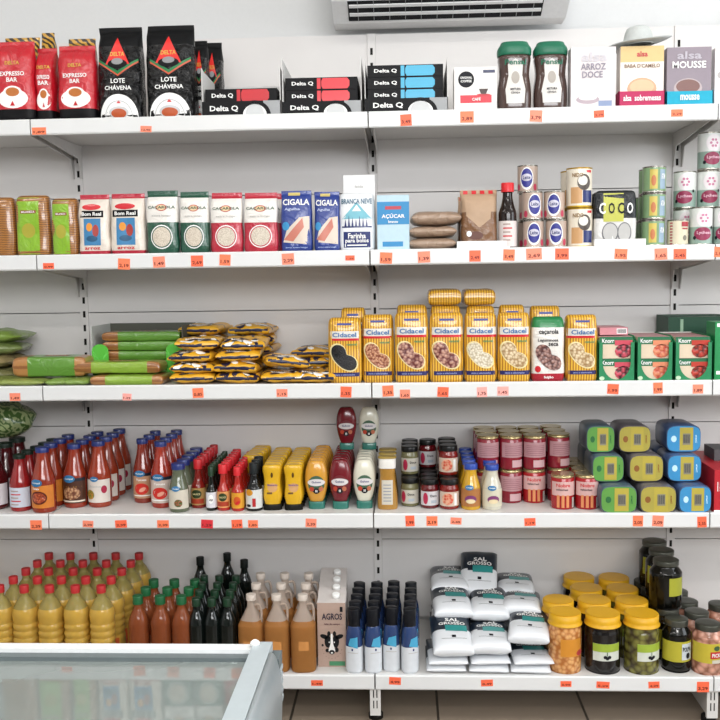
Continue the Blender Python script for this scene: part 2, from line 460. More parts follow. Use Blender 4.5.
# ================================================================ GOODS
def S(i, x0, x1, yt, ins=.0135, rnd=False):
    ins = max(ins, .0135)
    z = SZ[i]-TH; yf = -(SD[i]-ins); yp = yf; h = .15
    for _ in range(3):
        xa, xb = XA(x0, z+h/2, yp), XA(x1, z+h/2, yp); w = xb-xa
        if rnd: yp = yf+w/2
        h = ZA(yt, (xa+xb)/2, yp)-z
    return (xa+xb)/2, yf, w, h
def SG(i, x0, x1, yb, yt, rnd=True):
    g = ground((x0+x1)/2, yb, SZ[i]-TH)[1]
    return S(i, x0, x1, yt, SD[i]+max(g, -SD[i]+.0135), rnd)
def ZS(i): return SZ[i]-TH
W_ = M('#f3f3f1', .4); WT = M('#f6f6f4', .35, coat=.3); BK = M('#0c0c0f', .5); INK = M('#1c1c22', .5)
RED = M('#c81f2a', .3, coat=.5); NAVY = M('#1b2a66', .35, coat=.4); CARD = M('#dcdad6', .7); GREYC = M('#b9b6b2', .7)
GOLD = M('#d9b048', .35, coat=.3)

def bag(w, h, d, m, bands=None, amp=.0025, seed=0, top='fold', seg=36):
    """upright soft bag: block bottom, top pinched shut"""
    if top == 'fold':
        rows = [(0, w*.93, d*.86, 5), (.006, w*.97, d*.93, 5), (.02, w, d, 4.5), (h*.35, w*1.0, d, 4), (h*.62, w*.99, d*.93, 3.6), (h*.8, w*.97, d*.74, 3.4), (h*.89, w*.96, d*.45, 3.2), (h*.935, w*.965, d*.16, 3), (h*.96, w*.97, .006, 3), (h, w*.965, .005, 3)]
    else:
        rows = [(0, w*.9, d*.82, 4.5), (.006, w*.96, d*.93, 4.5), (.02, w, d, 4), (h*.4, w*1.01, d, 3.6), (h*.75, w, d*.98, 3.4), (h*.88, w*.985, d*.93, 3.4), (h*.95, w*.95, d*.8, 3.4), (h*.985, w*.88, d*.6, 3.2), (h, w*.78, d*.4, 3)]
    rows = smooth(rows, 3); rows = [(max(0, min(h, r[0])),)+r[1:] for r in rows]
    L = Loft(rows, False, amp, 22, seed)
    mb = MB(); mb.loft(L, m, max(seg, 52), extra=[b[0] for b in bands or []]+[h*k/34 for k in range(1, 34)], matfn=(lambda z, th: next((b[1] for b in bands[::-1] if z >= b[0]), m)) if bands else None)
    return mb, L.map, L

# ---- coffee bags
def red_coffee(w, h, d, seed=0, zebra=False):
    t = thing('coffee_bag', 'coffee bag')
    rd = foil('#c01828', .3, .55, 22)
    if zebra: body = MS('#2a1c10', '#c99a35', 26, 'DIAGONAL', .3, .4, 3)
    else: body = rd
    mb, f, L = bag(w, h, d, body, [(0, BK), (h*.15, rd)] + ([(h*.55, body)] if zebra else []), .004, seed)
    if not zebra:
        mb.text(f, 'DELTA', 0, h*.72, h*.045, GOLD); mb.text(f, 'EXPRESSO', 0, h*.585, h*.055, W_, w*.62); mb.text(f, 'BAR', 0, h*.51, h*.055, W_)
        mb.ell(f, 0, h*.28, w*.38, h*.12, WT, 1); mb.ell(f, 0, h*.35, w*.24, h*.085, WT, 2)
        mb.ell(f, 0, h*.36, w*.17, h*.055, M('#b96c2c', .4), 3); mb.blob(f, [(-w*.06, h*.19), (w*.06, h*.19), (0, h*.25)], RED, 4)
    mb.build('bag', t); return t
def black_coffee(w, h, d, seed=0):
    t = thing('coffee_bag', 'coffee bag'); fo = foil('#08080a', .16, 1.0, 34); mt = M('#0b0c0e', .55, bump=.1)
    mb, f, L = bag(w, h, d, fo, [(0, fo), (h*.78, mt)], .004, seed)
    mb.blob(f, [(-w*.27, h*.58), (w*.27, h*.58), (0, h*.87)], M('#e02622', .35), 3, rings=4)
    mb.ell(f, 0, h*.585, w*.22, h*.05, BK, 4); mb.ell(f, 0, h*.61, w*.13, h*.035, M('#8d8e90', .4), 5)
    mb.text(f, 'DELTA', 0, h*.69, h*.045, GOLD, t=5, w=w*.32)
    G = M('#1f7a45', .4); O = M('#c8543a', .4)
    for sx in (-1, 1):
        mb.blob(f, [(0, h*.475), (sx*w*.45, h*.62), (sx*w*.45, h*.645), (0, h*.51)], G, 1); mb.blob(f, [(0, h*.455), (sx*w*.45, h*.6), (sx*w*.45, h*.62), (0, h*.475)], O, 1)
    mb.text(f, 'LOTE', 0, h*.405, h*.05, W_, w*.32); mb.text(f, 'CHÁVENA', 0, h*.335, h*.056, W_, w*.6)
    pts = [(w*.43*math.cos(a), .004+h*.25*max(0, math.sin(a))) for a in [PI*k/18 for k in range(19)]]
    mb.blob(f, pts, WT, 1, rings=4); mb.ring(f, 0, .004, w*.3, w*.315, M('#b9babb', .4), 3, 20, 0, PI, asp=h*.25/(w*.43)); mb.ell(f, 0, h*.07, w*.22, h*.065, M('#c9cacb', .4), 2); mb.ell(f, 0, h*.06, w*.17, h*.05, M('#b5532a', .4), 4)
    mb.blob(f, [(-w*.05, h*.165), (w*.05, h*.165), (0, h*.205)], RED, 3)
    mb.build('bag', t)
    return t
def coff(fn, x0, x1, yt, label, d=.075, ins=.012, rz=0, group=None, **k):
    x, yf, w, h = S(0, x0, x1, yt, ins); o = fn(w*.98, h, d, **k); put(o, (x, yf+d/2, ZS(0)), label, group, rz); return o
coff(red_coffee, -8, 32, 39, 'shiny red espresso coffee bag at the left edge of the top shelf', seed=1)
coff(red_coffee, 33, 53, 45, 'narrow red coffee bag turned sideways between the two front red bags', seed=2, ins=.03, d=.09)
coff(red_coffee, 55, 94.5, 43, 'red espresso coffee bag leaning beside the black bags', seed=3)
coff(red_coffee, 2, 38, 35, 'gold tiger-striped coffee bag behind the leftmost red bag', seed=4, ins=.13, zebra=True)
coff(red_coffee, 39, 53, 30, 'narrow gold striped coffee bag poking up highest behind the red ones', seed=5, ins=.14, zebra=True)
coff(red_coffee, 66, 94, 36, 'gold striped coffee bag behind the red bag nearest the black ones', seed=6, ins=.11, zebra=True)
coff(black_coffee, 95, 140, 24, 'left large black foil coffee bag with red triangle', seed=7, d=.085)
coff(black_coffee, 144, 193, 22, 'right large black foil coffee bag with red triangle', seed=9, d=.085)
coff(black_coffee, 192, 206, 38, 'narrow crinkled black coffee bag just behind the right black bag', seed=10, ins=.1)
coff(black_coffee, 203, 221, 40, 'rearmost crinkled black coffee bag beside the first capsule tray', seed=11, ins=.2)

# ---- capsule display trays and their boxes
def tray(w, h, d, lip, art=True, color='#d4d3d1', side='#c2c1c0'):
    t = thing('display_tray', 'display tray'); c = M(color, .7); sd = M('#3a3b3e', .55)
    MB().box(-w/2, w/2, -d/2, d/2, 0, .0015, c).build('tray_base', t)
    for sx in (-1, 1):
        m = MB(); b = 0; x = sx*w/2
        for xx in (x, x-sx*.002):
            for y, z in ((-d/2, 0), (d/2, 0), (d/2, h*.93), (-d/2+.03, h*.96), (-d/2, h)): m.v.append((xx, y, z))
        for k in range(5): m.face((k, (k+1) % 5, 5+(k+1) % 5, 5+k), c, False)
        m.face((4, 3, 2, 1, 0), c if sx > 0 else c, False); m.face((5, 6, 7, 8, 9), c, False)
        m.build('side_wall', t)
    m = MB(); n = 14; b = 0                                    # torn back wall
    for k in range(n+1):
        x = -w/2+.002+(w-.004)*k/n; zt = h*(.93+.05*noise.noise(Vector((k*.7, w*9, 0)))) if lip < h else h
        for y in (d/2-.002, d/2): m.v += [(x, y, .0015), (x, y, zt)]
    for k in range(n):
        a = 4*k; m.face((a, a+1, a+5, a+4), c, False); m.face((a+2, a+6, a+7, a+3), c, False); m.face((a+1, a+3, a+7, a+5), c, False)
    m.build('back_wall', t)
    m = MB(); f = lambda u, v, o=0: (u, -d/2-o, v)
    m.box(-w/2, w/2, -d/2, -d/2+.002, 0, lip, M('#9fa1a3', .6) if art else c)
    if art:
        m.rect(f, -w/2, 0, w*.28, lip, BK, 1); m.text(f, 'Delta Q', -w*.22, lip*.5, lip*.42, W_, w*.36)
        m.blob(f, [(w*.17+w*.15*math.cos(a), .001+lip*.96*math.sin(a)) for a in [PI*k/14 for k in range(15)]], W_, 2)
        m.blob(f, [(w*.17+w*.12*math.cos(a), .001+lip*.84*math.sin(a)) for a in [PI*k/14 for k in range(15)]], M('#c9cbcc', .5), 3)
        m.ring(f, w*.17, 0, w*.155, w*.205, BK, 3, 16, 0, PI, asp=lip/(w*.2))
    m.build('front_lip', t)
    return t
def capsule_box(w, h, d, c):
    t = thing('capsule_box', 'capsule box'); m = MB(); cm = M(c, .3, coat=.3)
    m.box(-w/2, w/2, -d/2, d/2, 0, h, BK, {1: BK}); f = lambda u, v, o=0: (u, -d/2-o, v)
    m.text(f, 'Delta Q', -w*.26, h*.5, h*.36, W_, w*.3)
    m.blob(f, [(w*.02, h*.06), (w*.36, h*.06), (w*.39, h*.3), (w*.39, h*.7), (w*.36, h*.94), (w*.02, h*.94), (-w*.0, h*.7), (-w*.0, h*.3)], cm, 1); m.rect(f, -w*.06, h*.06, -w*.01, h*.94, cm, 1)
    m.build('carton', t); return t
TR = [(201, 281, 67, 101, '#c5222c', 1, 'red', 'first'), (281.5, 362, 56, 101, '#d8222f', 2, 'red', 'second'), (364, 448.5, 58, 98, '#2aa3c9', 3, 'blue', 'third')]
for x0, x1, yt, yl, c, n, cn, on in TR:
    x, yf, w, h = S(0, x0, x1, yt); d = .24; lip = ZA(yl, x, yf)-ZS(0)
    t = tray(w*.985, h, d, lip)
    put(t, (x, yf+d/2, ZS(0)), 'open grey cardboard tray of %s' % {'first': 'capsules next to the black coffee bags, almost empty', 'second': 'capsules in the middle, two red boxes above its lip', 'third': 'capsules with blue boxes'}[on], 'capsule display trays')
    bh = (h*.95-.004)/(n+1 if n > 1 else 3.2); bw = w*.9
    if n == 3: bh = .0345
    if n == 2: bh = .036
    for k in range(n+1 if n > 1 else 2):
        o = capsule_box(bw, bh-.001, d-.03, c)
        put(o, (x-w*.01, yf+d/2, ZS(0)+.0017+k*bh), 'black and %s capsule box in the %s tray, %s' % (cn, {'first': 'almost empty', 'second': 'middle', 'third': 'blue'}[on], ['bottom layer', 'second layer', 'third layer', 'top layer'][k] if not (n == 1 and k == 1) else 'top layer'), 'coffee capsule boxes')
# ---- dessert cartons
def carton(w, h, d, m, draw=None, name='carton', cat='box', kind='dessert_box', fm=None):
    t = thing(kind, cat); mb = MB(); mb.box(-w/2, w/2, -d/2, d/2, 0, h, m, fm)
    f = lambda u, v, o=0: (u, -d/2-o, v)
    if draw: draw(mb, f, w, h)
    mb.build(name, t); return t
def cart(i, x0, x1, yt, d, ins, m, draw, label, cat='box', kind='dessert_box', z=0, rz=0, ytb=None, **k):
    x, yf, w, h = S(i, x0, x1, yt, ins); o = carton(w*.985, h-z, d, m, draw, cat=cat, kind=kind, **k)
    put(o, (x, yf+d/2, ZS(i)+z), label, None, rz); return o
def dr_tea(m, f, w, h):
    m.ell(f, -w*.22, h*.72, w*.19, w*.19, INK, 1); m.text(f, 'ORIGINAL', -w*.22, h*.76, h*.05, W_, w*.28); m.text(f, 'COFFEE', -w*.22, h*.68, h*.055, W_, w*.26)
    m.rect(f, w*.18, h*.86, w*.46, h*.93, M('#4b4f68', .5), 1); m.rect(f, -w*.36, h*.18, w*.38, h*.36, M('#cf2c3d', .4), 1)
    m.text(f, 'CAFÉ', w*.02, h*.27, h*.08, W_); m.blob(f, [(w*.08, h*.5), (w*.3, h*.5), (w*.25, h*.38), (w*.13, h*.38)], M('#3b2622', .4), 2)
    m.ell(f, w*.19, h*.37, w*.16, h*.02, RED, 1)
cart(0, 454, 497, 67, .07, .012, M('#e8e5e2', .45), dr_tea, 'small white box with black circle and red band beside the jars')
def dr_rice(m, f, w, h):
    c = M('#8d8794', .5)
    m.text(f, 'alsa', w*.02, h*.84, h*.15, M('#c9c5cb', .5), w*.56); m.text(f, 'ARROZ', 0, h*.68, h*.11, c, w*.56); m.text(f, 'DOCE', -w*.02, h*.55, h*.11, c, w*.46)
    m.ell(f, -w*.12, h*.14, w*.26, h*.07, M('#b3a3ab', .5), 1); m.ell(f, -w*.12, h*.17, w*.2, h*.04, W_, 2); m.rect(f, w*.12, h*.03, w*.42, h*.12, M('#8695b5', .5), 1)
cart(0, 570.5, 616, 47, .05, .012, M('#dcd5d6', .45), dr_rice, 'pale carton of rice pudding mix in front beneath the hat')
def dr_caramel(m, f, w, h):
    m.rect(f, -w/2, h*.74, w/2, h, M('#d9bb82', .45), 1); m.text(f, 'alsa', 0, h*.87, h*.09, M('#c23343', .4), w*.25)
    m.text(f, "BABA D'CAMELO", 0, h*.675, h*.065, M('#8b6f5a', .5), w*.82)
    m.ell(f, 0, h*.3, w*.34, h*.18, M('#cda383', .4), 1); m.ell(f, 0, h*.33, w*.28, h*.12, M('#dfb893', .4), 2)
cart(0, 620, 664, 46, .05, .02, M('#eee6dc', .45), dr_caramel, 'caramel dessert carton with gold top standing in the pink tray', z=.0016)
def dr_mousse(m, f, w, h):
    m.text(f, 'alsa', 0, h*.86, h*.13, M('#b9b3bd', .5), w*.55); m.text(f, 'MOUSSE', 0, h*.7, h*.12, W_, w*.76)
    m.ell(f, -w*.02, h*.3, w*.32, h*.17, M('#b7a9ab', .4), 1); m.ell(f, -w*.02, h*.33, w*.27, h*.12, M('#7d5a55', .4), 2)
cart(0, 666.5, 711.5, 47, .05, .02, M('#8f848e', .45), dr_mousse, 'greyish mauve mousse carton standing in the cyan tray', z=.0016)
def dr_m(m, f, w, h):
    m.text(f, 'MOUSSE', w*.1, h*.74, h*.12, INK, w*.76); m.ell(f, -w*.36, h*.53, w*.08, w*.08, GREYC, 1)
cart(0, 714.5, 757, 47, .05, .03, M('#e7e3e2', .45), dr_m, 'white mousse carton cut off by the right edge of the picture')
for x0, x1, yt, c, txt, lb in ((618.5, 665.3, 90.5, '#b9345f', 'alsa  sobremesas', 'magenta cardboard tray under the caramel dessert carton'), (666, 713.5, 90.5, '#20a4c2', 'mousse', 'cyan cardboard tray under the mauve mousse carton')):
    x, yf, w, h = S(0, x0, x1, yt, .01); d = .14; t = tray(w*.985, h, d, h*.97, art=False, color=c)
    m = MB(); f = lambda u, v, o=0: (u, -d/2-o-.0003, v); m.text(f, txt, 0, h*.55, h*.36, W_, w*(.8 if 's' == txt[-1] else .4)); m.build('printed_front', t, 'white lettering on the tray front')
    put(t, (x, yf+d/2, ZS(0)), lb)
# hat
t = thing('sun_hat', 'hat'); x, yf, w, h = S(0, 612, 668, 42, .06)
hm = M('#c2c6c4', .8, bump=.2, bs=150)
m = MB(); m.loft(Loft(smooth([(0, .088, .08, 2), (.02, .084, .076, 2), (.042, .07, .062, 2), (.052, .05, .042, 2), (.055, .01, .008, 2)]), True), hm, 28, cap=(False, True)); m.build('crown', t)
m = MB(); n = 36
for r in range(5):
    for k in range(n):
        a = 2*PI*k/n; rr = .034+r*.0135; m.v.append((rr*math.cos(a)*1.08, rr*math.sin(a)*.85, .002+.014*max(0, math.cos(a))*(r/4)**2-.006*(r/4)*max(0, -math.cos(a))+.003*math.sin(2*a)*r/4))
for r in range(4):
    for k in range(n): m.face((r*n+k, r*n+(k+1) % n, (r+1)*n+(k+1) % n, (r+1)*n+k), hm)
o = m.build('brim', t); so = o.modifiers.new('thick', 'SOLIDIFY'); so.thickness = .002
put(t, (XA(639, SZ[0]+.19, -.34), -.335, ZA(45.5, XA(639, SZ[0]+.19, -.34), -.335)), 'pale grey wide-brimmed hat resting on the dessert cartons', None, 0, 0, -.06)

# ---- lathe bottle helper: (rows) -> body ; separate cap ; separate label
def lab(L, z0, z1, a0, a1, m, mb=None, t=1, nu=16, nv=6):
    mb = mb or MB(); b = len(mb.v)
    for j in range(nv+1):
        z = z0+(z1-z0)*j/nv
        for k in range(nu+1): mb.v.append(L.pol(a0+(a1-a0)*k/nu, z, .0005*t))
    for j in range(nv):
        for k in range(nu):
            a = b+j*(nu+1)+k; mb.face((a, a+1, a+nu+2, a+nu+1), m)
    return mb
def bottle(t, w, h, prof, m, d=None, p=2, seg=28, matfn=None, name='bottle_body', label=None, extra=(), rnd=True):
    dd = (d or w)/w
    rows = smooth([(z*h, r*w, r*w*(dd if len(q) < 1 else q[0]) if q else r*w*dd, p) for z, r, *q in prof], 3)
    rows = [(max(0, r[0]),)+r[1:] for r in rows]
    L = Loft(rows, rnd); mb = MB(); mb.loft(L, m, seg, extra=extra, matfn=matfn); mb.build(name, t, label); return L
def lid(t, r, z0, z1, m, d=None, name='cap', label=None, p=2, bev=.0015, seg=28, y=0, ridges=0):
    w = 2*r; dd = (d or w)
    L = Loft([(z0, w, dd, p), (z0+.0005, w, dd, p), (z1-bev, w, dd, p), (z1-bev*.3, w-bev*.7, dd-bev*.7, p), (z1, w-bev*2, dd-bev*2, p), (z1+.0001, w*.5, dd*.5, p)], True)
    mb = MB(); mb.loft(L, m, seg); 
    if y: mb.xf(Matrix.Translation((0, y, 0)))
    return mb.build(name, t, label)

# coffee jars
def coffee_jar(w, h):
    t = thing('coffee_jar', 'coffee jar'); d = w*.8
    glass = M('#4d3b36', .15, coat=.8, var=.1)
    L = bottle(t, w, h, [(0, .9), (.03, .97), (.2, 1), (.35, .97), (.52, .88), (.66, .92), (.76, .97), (.8, .9)], glass, d=d, p=3, rnd=False)
    G = M('#1e6b50', .4)
    m = MB(); m.loft(Loft(smooth([(h*.8, w*.97, d*.95, 3), (h*.83, w*1.0, d, 3), (h*.9, w*.99, d, 3), (h*.96, w*.84, d*.85, 3), (h*.995, w*.76, d*.74, 3), (h, w*.5, d*.5, 3)])), G, 32); m.build('screw_cap', t, 'dark green screw cap')
    m = MB(); c = M('#d8d4cf', .4); f = L.map
    m.blob(f, [(-w*.26, h*.1), (w*.26, h*.1), (w*.29, h*.3), (w*.2, h*.5), (w*.22, h*.66), (0, h*.74), (-w*.22, h*.66), (-w*.2, h*.5), (-w*.29, h*.3)], c, 1, rings=3)
    m.text(f, 'Pensal', 0, h*.69, h*.075, G, w*.62, 5); m.ell(f, 0, h*.47, w*.12, h*.09, M('#a9a29a', .4), 2); m.text(f, 'MISTURA', 0, h*.3, h*.035, INK, w*.3); m.text(f, 'CEVADA', 0, h*.25, h*.03, INK, w*.26)
    m.build('paper_label', t); return t
for k, (x0, x1) in enumerate(((498, 533.5), (534.5, 570))):
    x, yf, w, h = S(0, x0, x1, 39.5); o = coffee_jar(w*.97, h)
    put(o, (x, yf+w*.42, ZS(0)), ['brown coffee jar with green cap next to the small white box', 'brown coffee jar with green cap touching the pale rice pudding carton'][k], 'coffee jars with green caps')

# ---- air conditioner
t = thing('air_conditioner', 'air conditioner')
xl, zb = pix(331, 29, -.0); yb = -.002
xl = XA(331, 2.16, -.19); xr = XA(572, 2.16, -.19); z0 = ZA(30.5, xl, 0)
ac = M('#ececec', .4, coat=.2); dk = M('#17181b', .5)
m = MB(); pr = [(yb, z0), (-.08, z0), (-.175, z0+.045), (-.19, z0+.075), (-.19, z0+.27), (-.15, z0+.3), (yb, z0+.3)]
for x in (xl, xr):
    for y, z in pr: m.v.append((x, y, z))
n = len(pr)
for k in range(n): m.face((k, (k+1) % n, n+(k+1) % n, n+k), ac, False)
m.face(list(range(n))[::-1], ac, False); m.face([n+k for k in range(n)], ac, False); m.build('casing', t)
sx0, sx1 = xl+.05, xr-.08
def onface(u, v, o=0):   # sloped outlet face
    k = v; return (u, -.08-.095*k-o*.43, z0+.045*k-o*.9)
m = MB(); m.rect(onface, sx0, .12, sx1, .98, dk, 3, 1, 1)
m.build('air_outlet', t, 'dark air outlet slot')
m = MB()
for v in (.42, .78):
    b = len(m.v)
    for x in (sx0+.004, sx1-.004):
        for dv, o in ((-.05, .002), (.06, .002), (.06, .006), (-.05, .006)): m.v.append(onface(x, v+dv, o))
    for q in ((0, 1, 5, 4), (1, 2, 6, 5), (2, 3, 7, 6), (3, 0, 4, 7), (0, 3, 2, 1), (4, 5, 6, 7)): m.face([b+j for j in q], ac, False)
m.build('louvre', t)
m = MB()
for k in range(12):
    x = sx0+.03+(sx1-sx0-.06)*k/11; b = len(m.v)
    for dx in (0, .002):
        for v, o in ((.14, .0018), (.96, .0018), (.96, .0045), (.14, .0045)): m.v.append(onface(x+dx, v, o))
    for q in ((0, 1, 5, 4), (1, 2, 6, 5), (2, 3, 7, 6), (3, 0, 4, 7), (0, 3, 2, 1), (4, 5, 6, 7)): m.face([b+j for j in q], M('#8b8c8e', .5), False)
m.build('vertical_vanes', t)
MB().box(sx0-.01, sx1+.02, -.194, -.19, z0+.078, z0+.084, dk).build('panel_gap', t, 'dark gap under the front panel')
put(t, (0, 0, 0), 'white wall-mounted air conditioner with dark louvred outlet above the shelves')
t.location = (0, 0, 0)

# ================================================================ RICE SHELF
B3 = M('#8fb53a', .3, coat=.6)
def pasta_bag(w, h, d, seed=0, plain=False):
    t = thing('pasta_bag', 'pasta bag'); pa = MS('#6b4322', '#b57a3a', 60, 'Z', .3, .7, 2); gr = foil('#86b32c', .3, .35, 20)
    mb, f, L = bag(w, h, d, pa, None, .003, seed, 'round')
    if not plain:
        mb.rect(f, -w*.44, h*.03, w*.24, h*.96, gr, 1, 10, 12); mb.rect(f, -w*.3, h*.7, w*.16, h*.75, M('#8c2722', .4), 2); mb.text(f, 'MILANEZA', -w*.07, h*.725, h*.03, W_, w*.4)
        mb.ell(f, -w*.08, h*.42, w*.2, h*.12, M('#a9a23a', .4), 2)
    mb.build('bag', t); return t
def white_band_bag(w, h, d, c, seed=0):       # white upper half with emblem, coloured lower half with window of rice
    t = thing('rice_bag', 'rice bag'); col = foil(c, .3, .35, 20); wh = foil('#e4e0da', .3, .3, 20)
    mb, f, L = bag(w, h, d, col, [(0, col), (h*.5, wh), (h*.9, col)], .003, seed)
    mb.ell(f, 0, h*.27, w*.34, h*.19, W_, 1); mb.ell(f, 0, h*.27, w*.31, h*.172, M(c, .3), 2); mb.ell(f, 0, h*.27, w*.28, h*.155, MV('#d9cfc0', '#bfb2a0', 300, .5, .1, .2), 3)
    mb.ell(f, 0, h*.73, w*.17, h*.055, M('#b5382f', .4), 1); mb.ell(f, 0, h*.73, w*.14, h*.042, M('#e6c9a0', .4), 2); mb.text(f, 'CAÇAROLA', 0, h*.73, h*.055, M('#3a5a46', .4), w*.84, 4)
    mb.text(f, 'extra longo', 0, h*.6, h*.04, GREYC, w*.6)
    mb.build('bag', t); return t
def bom_bag(w, h, d, seed=0):
    t = thing('rice_bag', 'rice bag'); rd = foil('#b01f36', .3, .35, 22); wh = foil('#ddd2c6', .35, .3, 22)
    mb, f, L = bag(w, h, d, wh, [(0, rd), (h*.07, wh), (h*.92, rd)], .004, seed)
    mb.ell(f, -w*.05, h*.79, w*.3, h*.05, RED, 1); mb.rect(f, -w*.42, h*.62, w*.33, h*.73, BK, 1); mb.text(f, 'Bom Real', -w*.04, h*.675, h*.06, W_, w*.62)
    mb.rect(f, -w*.3, h*.16, w*.24, h*.6, M('#3f7fae', .4), 1); mb.ell(f, -w*.12, h*.46, w*.1, h*.07, M('#e09335', .4), 2); mb.ell(f, w*.08, h*.4, w*.1, h*.1, M('#a33a35', .4), 2); mb.ell(f, -w*.04, h*.27, w*.18, h*.05, M('#28587c', .4), 2)
    mb.text(f, 'arroz', -w*.03, h*.11, h*.04, RED, w*.5)
    mb.build('bag', t); return t
def cigala(w, h, d, seed=0):
    t = thing('rice_bag', 'rice bag'); bl = foil('#243a86', .3, .3, 20)
    mb, f, L = bag(w, h, d, bl, None, .003, seed)
    mb.text(f, 'CIGALA', 0, h*.81, h*.1, W_, w*.84); mb.text(f, 'Agulha', -w*.12, h*.69, h*.055, M('#b9c4e4', .4), w*.5)
    mb.blob(f, [(-w*.42, h*.16), (w*.42, h*.12), (w*.42, h*.58), (w*.1, h*.56), (-w*.3, h*.36)], M('#d8c9bb', .4), 1, rings=3)
    mb.blob(f, [(-w*.4, h*.2), (-w*.1, h*.17), (w*.25, h*.4), (w*.2, h*.55), (-w*.15, h*.35)], M('#c47766', .4), 2, rings=3)
    mb.ell(f, -w*.33, h*.42, w*.12, h*.07, M('#3a8fc4', .4), 3); mb.text(f, 'arroz extra longo', 0, h*.07, h*.03, M('#aebde6', .4), w*.7)
    mb.rect(f, -w*.26, h*.92, w*.12, h*.97, M('#c7b56a', .4), 1)
    mb.build('bag', t); return t
def bagrow(fn, specs, i, d, depth_n=1, dy=None, grp=None, **k):
    for x0, x1, yt, lb, *r in specs:
        x, yf, w, h = S(i, x0, x1, yt, r[0] if r else .012); dd = r[1] if len(r) > 1 else d
        o = fn(w*.985, h, dd, seed=int(x0) % 17, **k); put(o, (x, yf+dd/2, ZS(i)), lb, grp)
bagrow(pasta_bag, [(-24, 13, 197, 'brown pasta bag at the left edge of the rice shelf')], 1, .06, plain=True)
bagrow(pasta_bag, [(14, 48, 195, 'light green pasta bag, taller one beside the brown bag'), (50, 76, 198, 'light green pasta bag next to the red and white rice')], 1, .06, grp='green pasta bags')
bagrow(bom_bag, [(77, 108.5, 194, 'red and white rice bag with blue picture beside green pasta'), (109, 144, 193, 'red and white rice bag with blue picture beside dark green rice')], 1, .055, grp='red and white picture rice bags')
bagrow(lambda w, h, d, seed=0: white_band_bag(w, h, d, '#1d4f3c', seed), [(145, 177.5, 190, 'dark green and white rice bag next to the red picture bags'), (178.5, 208.5, 191, 'dark green and white rice bag next to the red banded bags')], 1, .055, grp='green banded rice bags')
bagrow(lambda w, h, d, seed=0: white_band_bag(w, h, d, '#b3263a', seed), [(209.5, 242, 192, 'red and white banded rice bag next to the green one'), (243, 277.5, 192, 'red and white banded rice bag next to the blue bags')], 1, .055, grp='red banded rice bags')
bagrow(lambda w, h, d, seed=0: white_band_bag(w, h, d, '#b3263a', seed), [(250, 283, 193, 'red and white rice bag half hidden behind the others near blue bags', .08)], 1, .05, grp='red banded rice bags')
bagrow(cigala, [(280, 312, 190, 'left navy blue rice bag with white capital lettering'), (313.5, 340, 191, 'right navy blue rice bag half covered by white flour')], 1, .055, grp='navy rice bags')
def flour(w, h, d, seed=0):
    t = thing('flour_bag', 'flour bag'); mb, f, L = bag(w, h, d, M('#e9ecef', .55, bump=.1), None, .0015, seed, 'round')
    mb.text(f, 'BRANCA NEVE', 0, h*.85, h*.09, M('#4d6f86', .5), w*.86)
    mb.blob(f, [(-w*.42, h*.55), (w*.42, h*.55), (w*.2, h*.7), (0, h*.84), (-w*.2, h*.7)], M('#79b9c9', .5), 1, rings=3)
    mb.blob(f, [(-w*.13, h*.68), (w*.13, h*.68), (0, h*.79)], W_, 3)
    for k in range(7):
        x = (-.32+.1*k)*w; hh = h*(.13+.06*((k*5) % 3)/2); mb.blob(f, [(x-w*.03, h*.42), (x+w*.03, h*.42), (x, h*.42+hh)], NAVY, 3)
    mb.rect(f, -w*.42, h*.4, w*.42, h*.425, NAVY, 2); mb.rect(f, -w*.38, h*.06, w*.38, h*.33, NAVY, 1)
    mb.text(f, 'Farinha', 0, h*.26, h*.09, W_, w*.5); mb.text(f, 'para bolos', 0, h*.17, h*.09, W_, w*.66); mb.rect(f, -w*.28, h*.09, w*.28, h*.11, W_, 2)
    mb.build('bag', t); return t
x, yf, w, h = S(1, 338.5, 375, 192, .008); fz = h
put(flour(w*.97, h*.995, .07), (x, yf+.035, ZS(1)), 'white paper flour bag with blue mountain at the middle post')
x, yf, w, h = S(1, 343, 376, 175, .1)
cart_ = carton(w*.95, h, .07, M('#e6e6e6', .6), lambda m, f, w, h: m.text(f, 'farinha', 0, h*.85, h*.03, GREYC), kind='flour_bag', cat='flour bag', name='paper_bag')
put(cart_, (x, yf+.035, ZS(1)), 'plain white paper bag standing taller behind the flour')
def sugar(m, f, w, h):
    m.rect(f, -w/2, h*.47, w/2, h*.88, M('#2f87bd', .45), 1); m.rect(f, -w*.25, h*.74, w*.25, h*.8, M('#b93848', .4), 2); m.text(f, 'AÇÚCAR', 0, h*.62, h*.1, W_, w*.72); m.text(f, 'branco', 0, h*.52, h*.05, W_, w*.3)
    m.rect(f, -w*.34, h*.07, w*.3, h*.16, M('#2f87bd', .45), 1)
cart(1, 377, 409.5, 195, .07, .012, M('#b9d3df', .55, bump=.1), sugar, 'light blue paper packet of sugar just right of middle post', cat='sugar packet', kind='sugar_packet')
# flat brown packets
def flatpack(w, l, tk, c='#8a6f5b', seed=0, draw=None, amp=.003, name='packet', p=4, **kw):
    P = Pillow(w, l, tk, p, amp, seed); mb = MB(); P.mesh(mb, foil(c, .35, .5, 26) if isinstance(c, str) else c, **kw)
    if draw: draw(mb, P)
    return mb, P
z = ZS(1)
for k, (x0, x1, yt) in enumerate(((409, 457, 237), (409, 457, 225), (411, 461, 210))):
    x, yf, w, h = S(1, x0, x1, yt, .02); tk = h-(z-ZS(1)); t = thing('bread_packet', 'packet')
    mb, P = flatpack(w, .16, tk*.98, '#a08773', k); mb.build('wrapper', t)
    put(t, (x, yf+.08, z), 'brown flat wrapped packet beside the sugar, %s' % ['bottom of the stack', 'middle of the stack', 'top of the stack'][k], 'flat brown packets', .03*(k-1)); z += tk
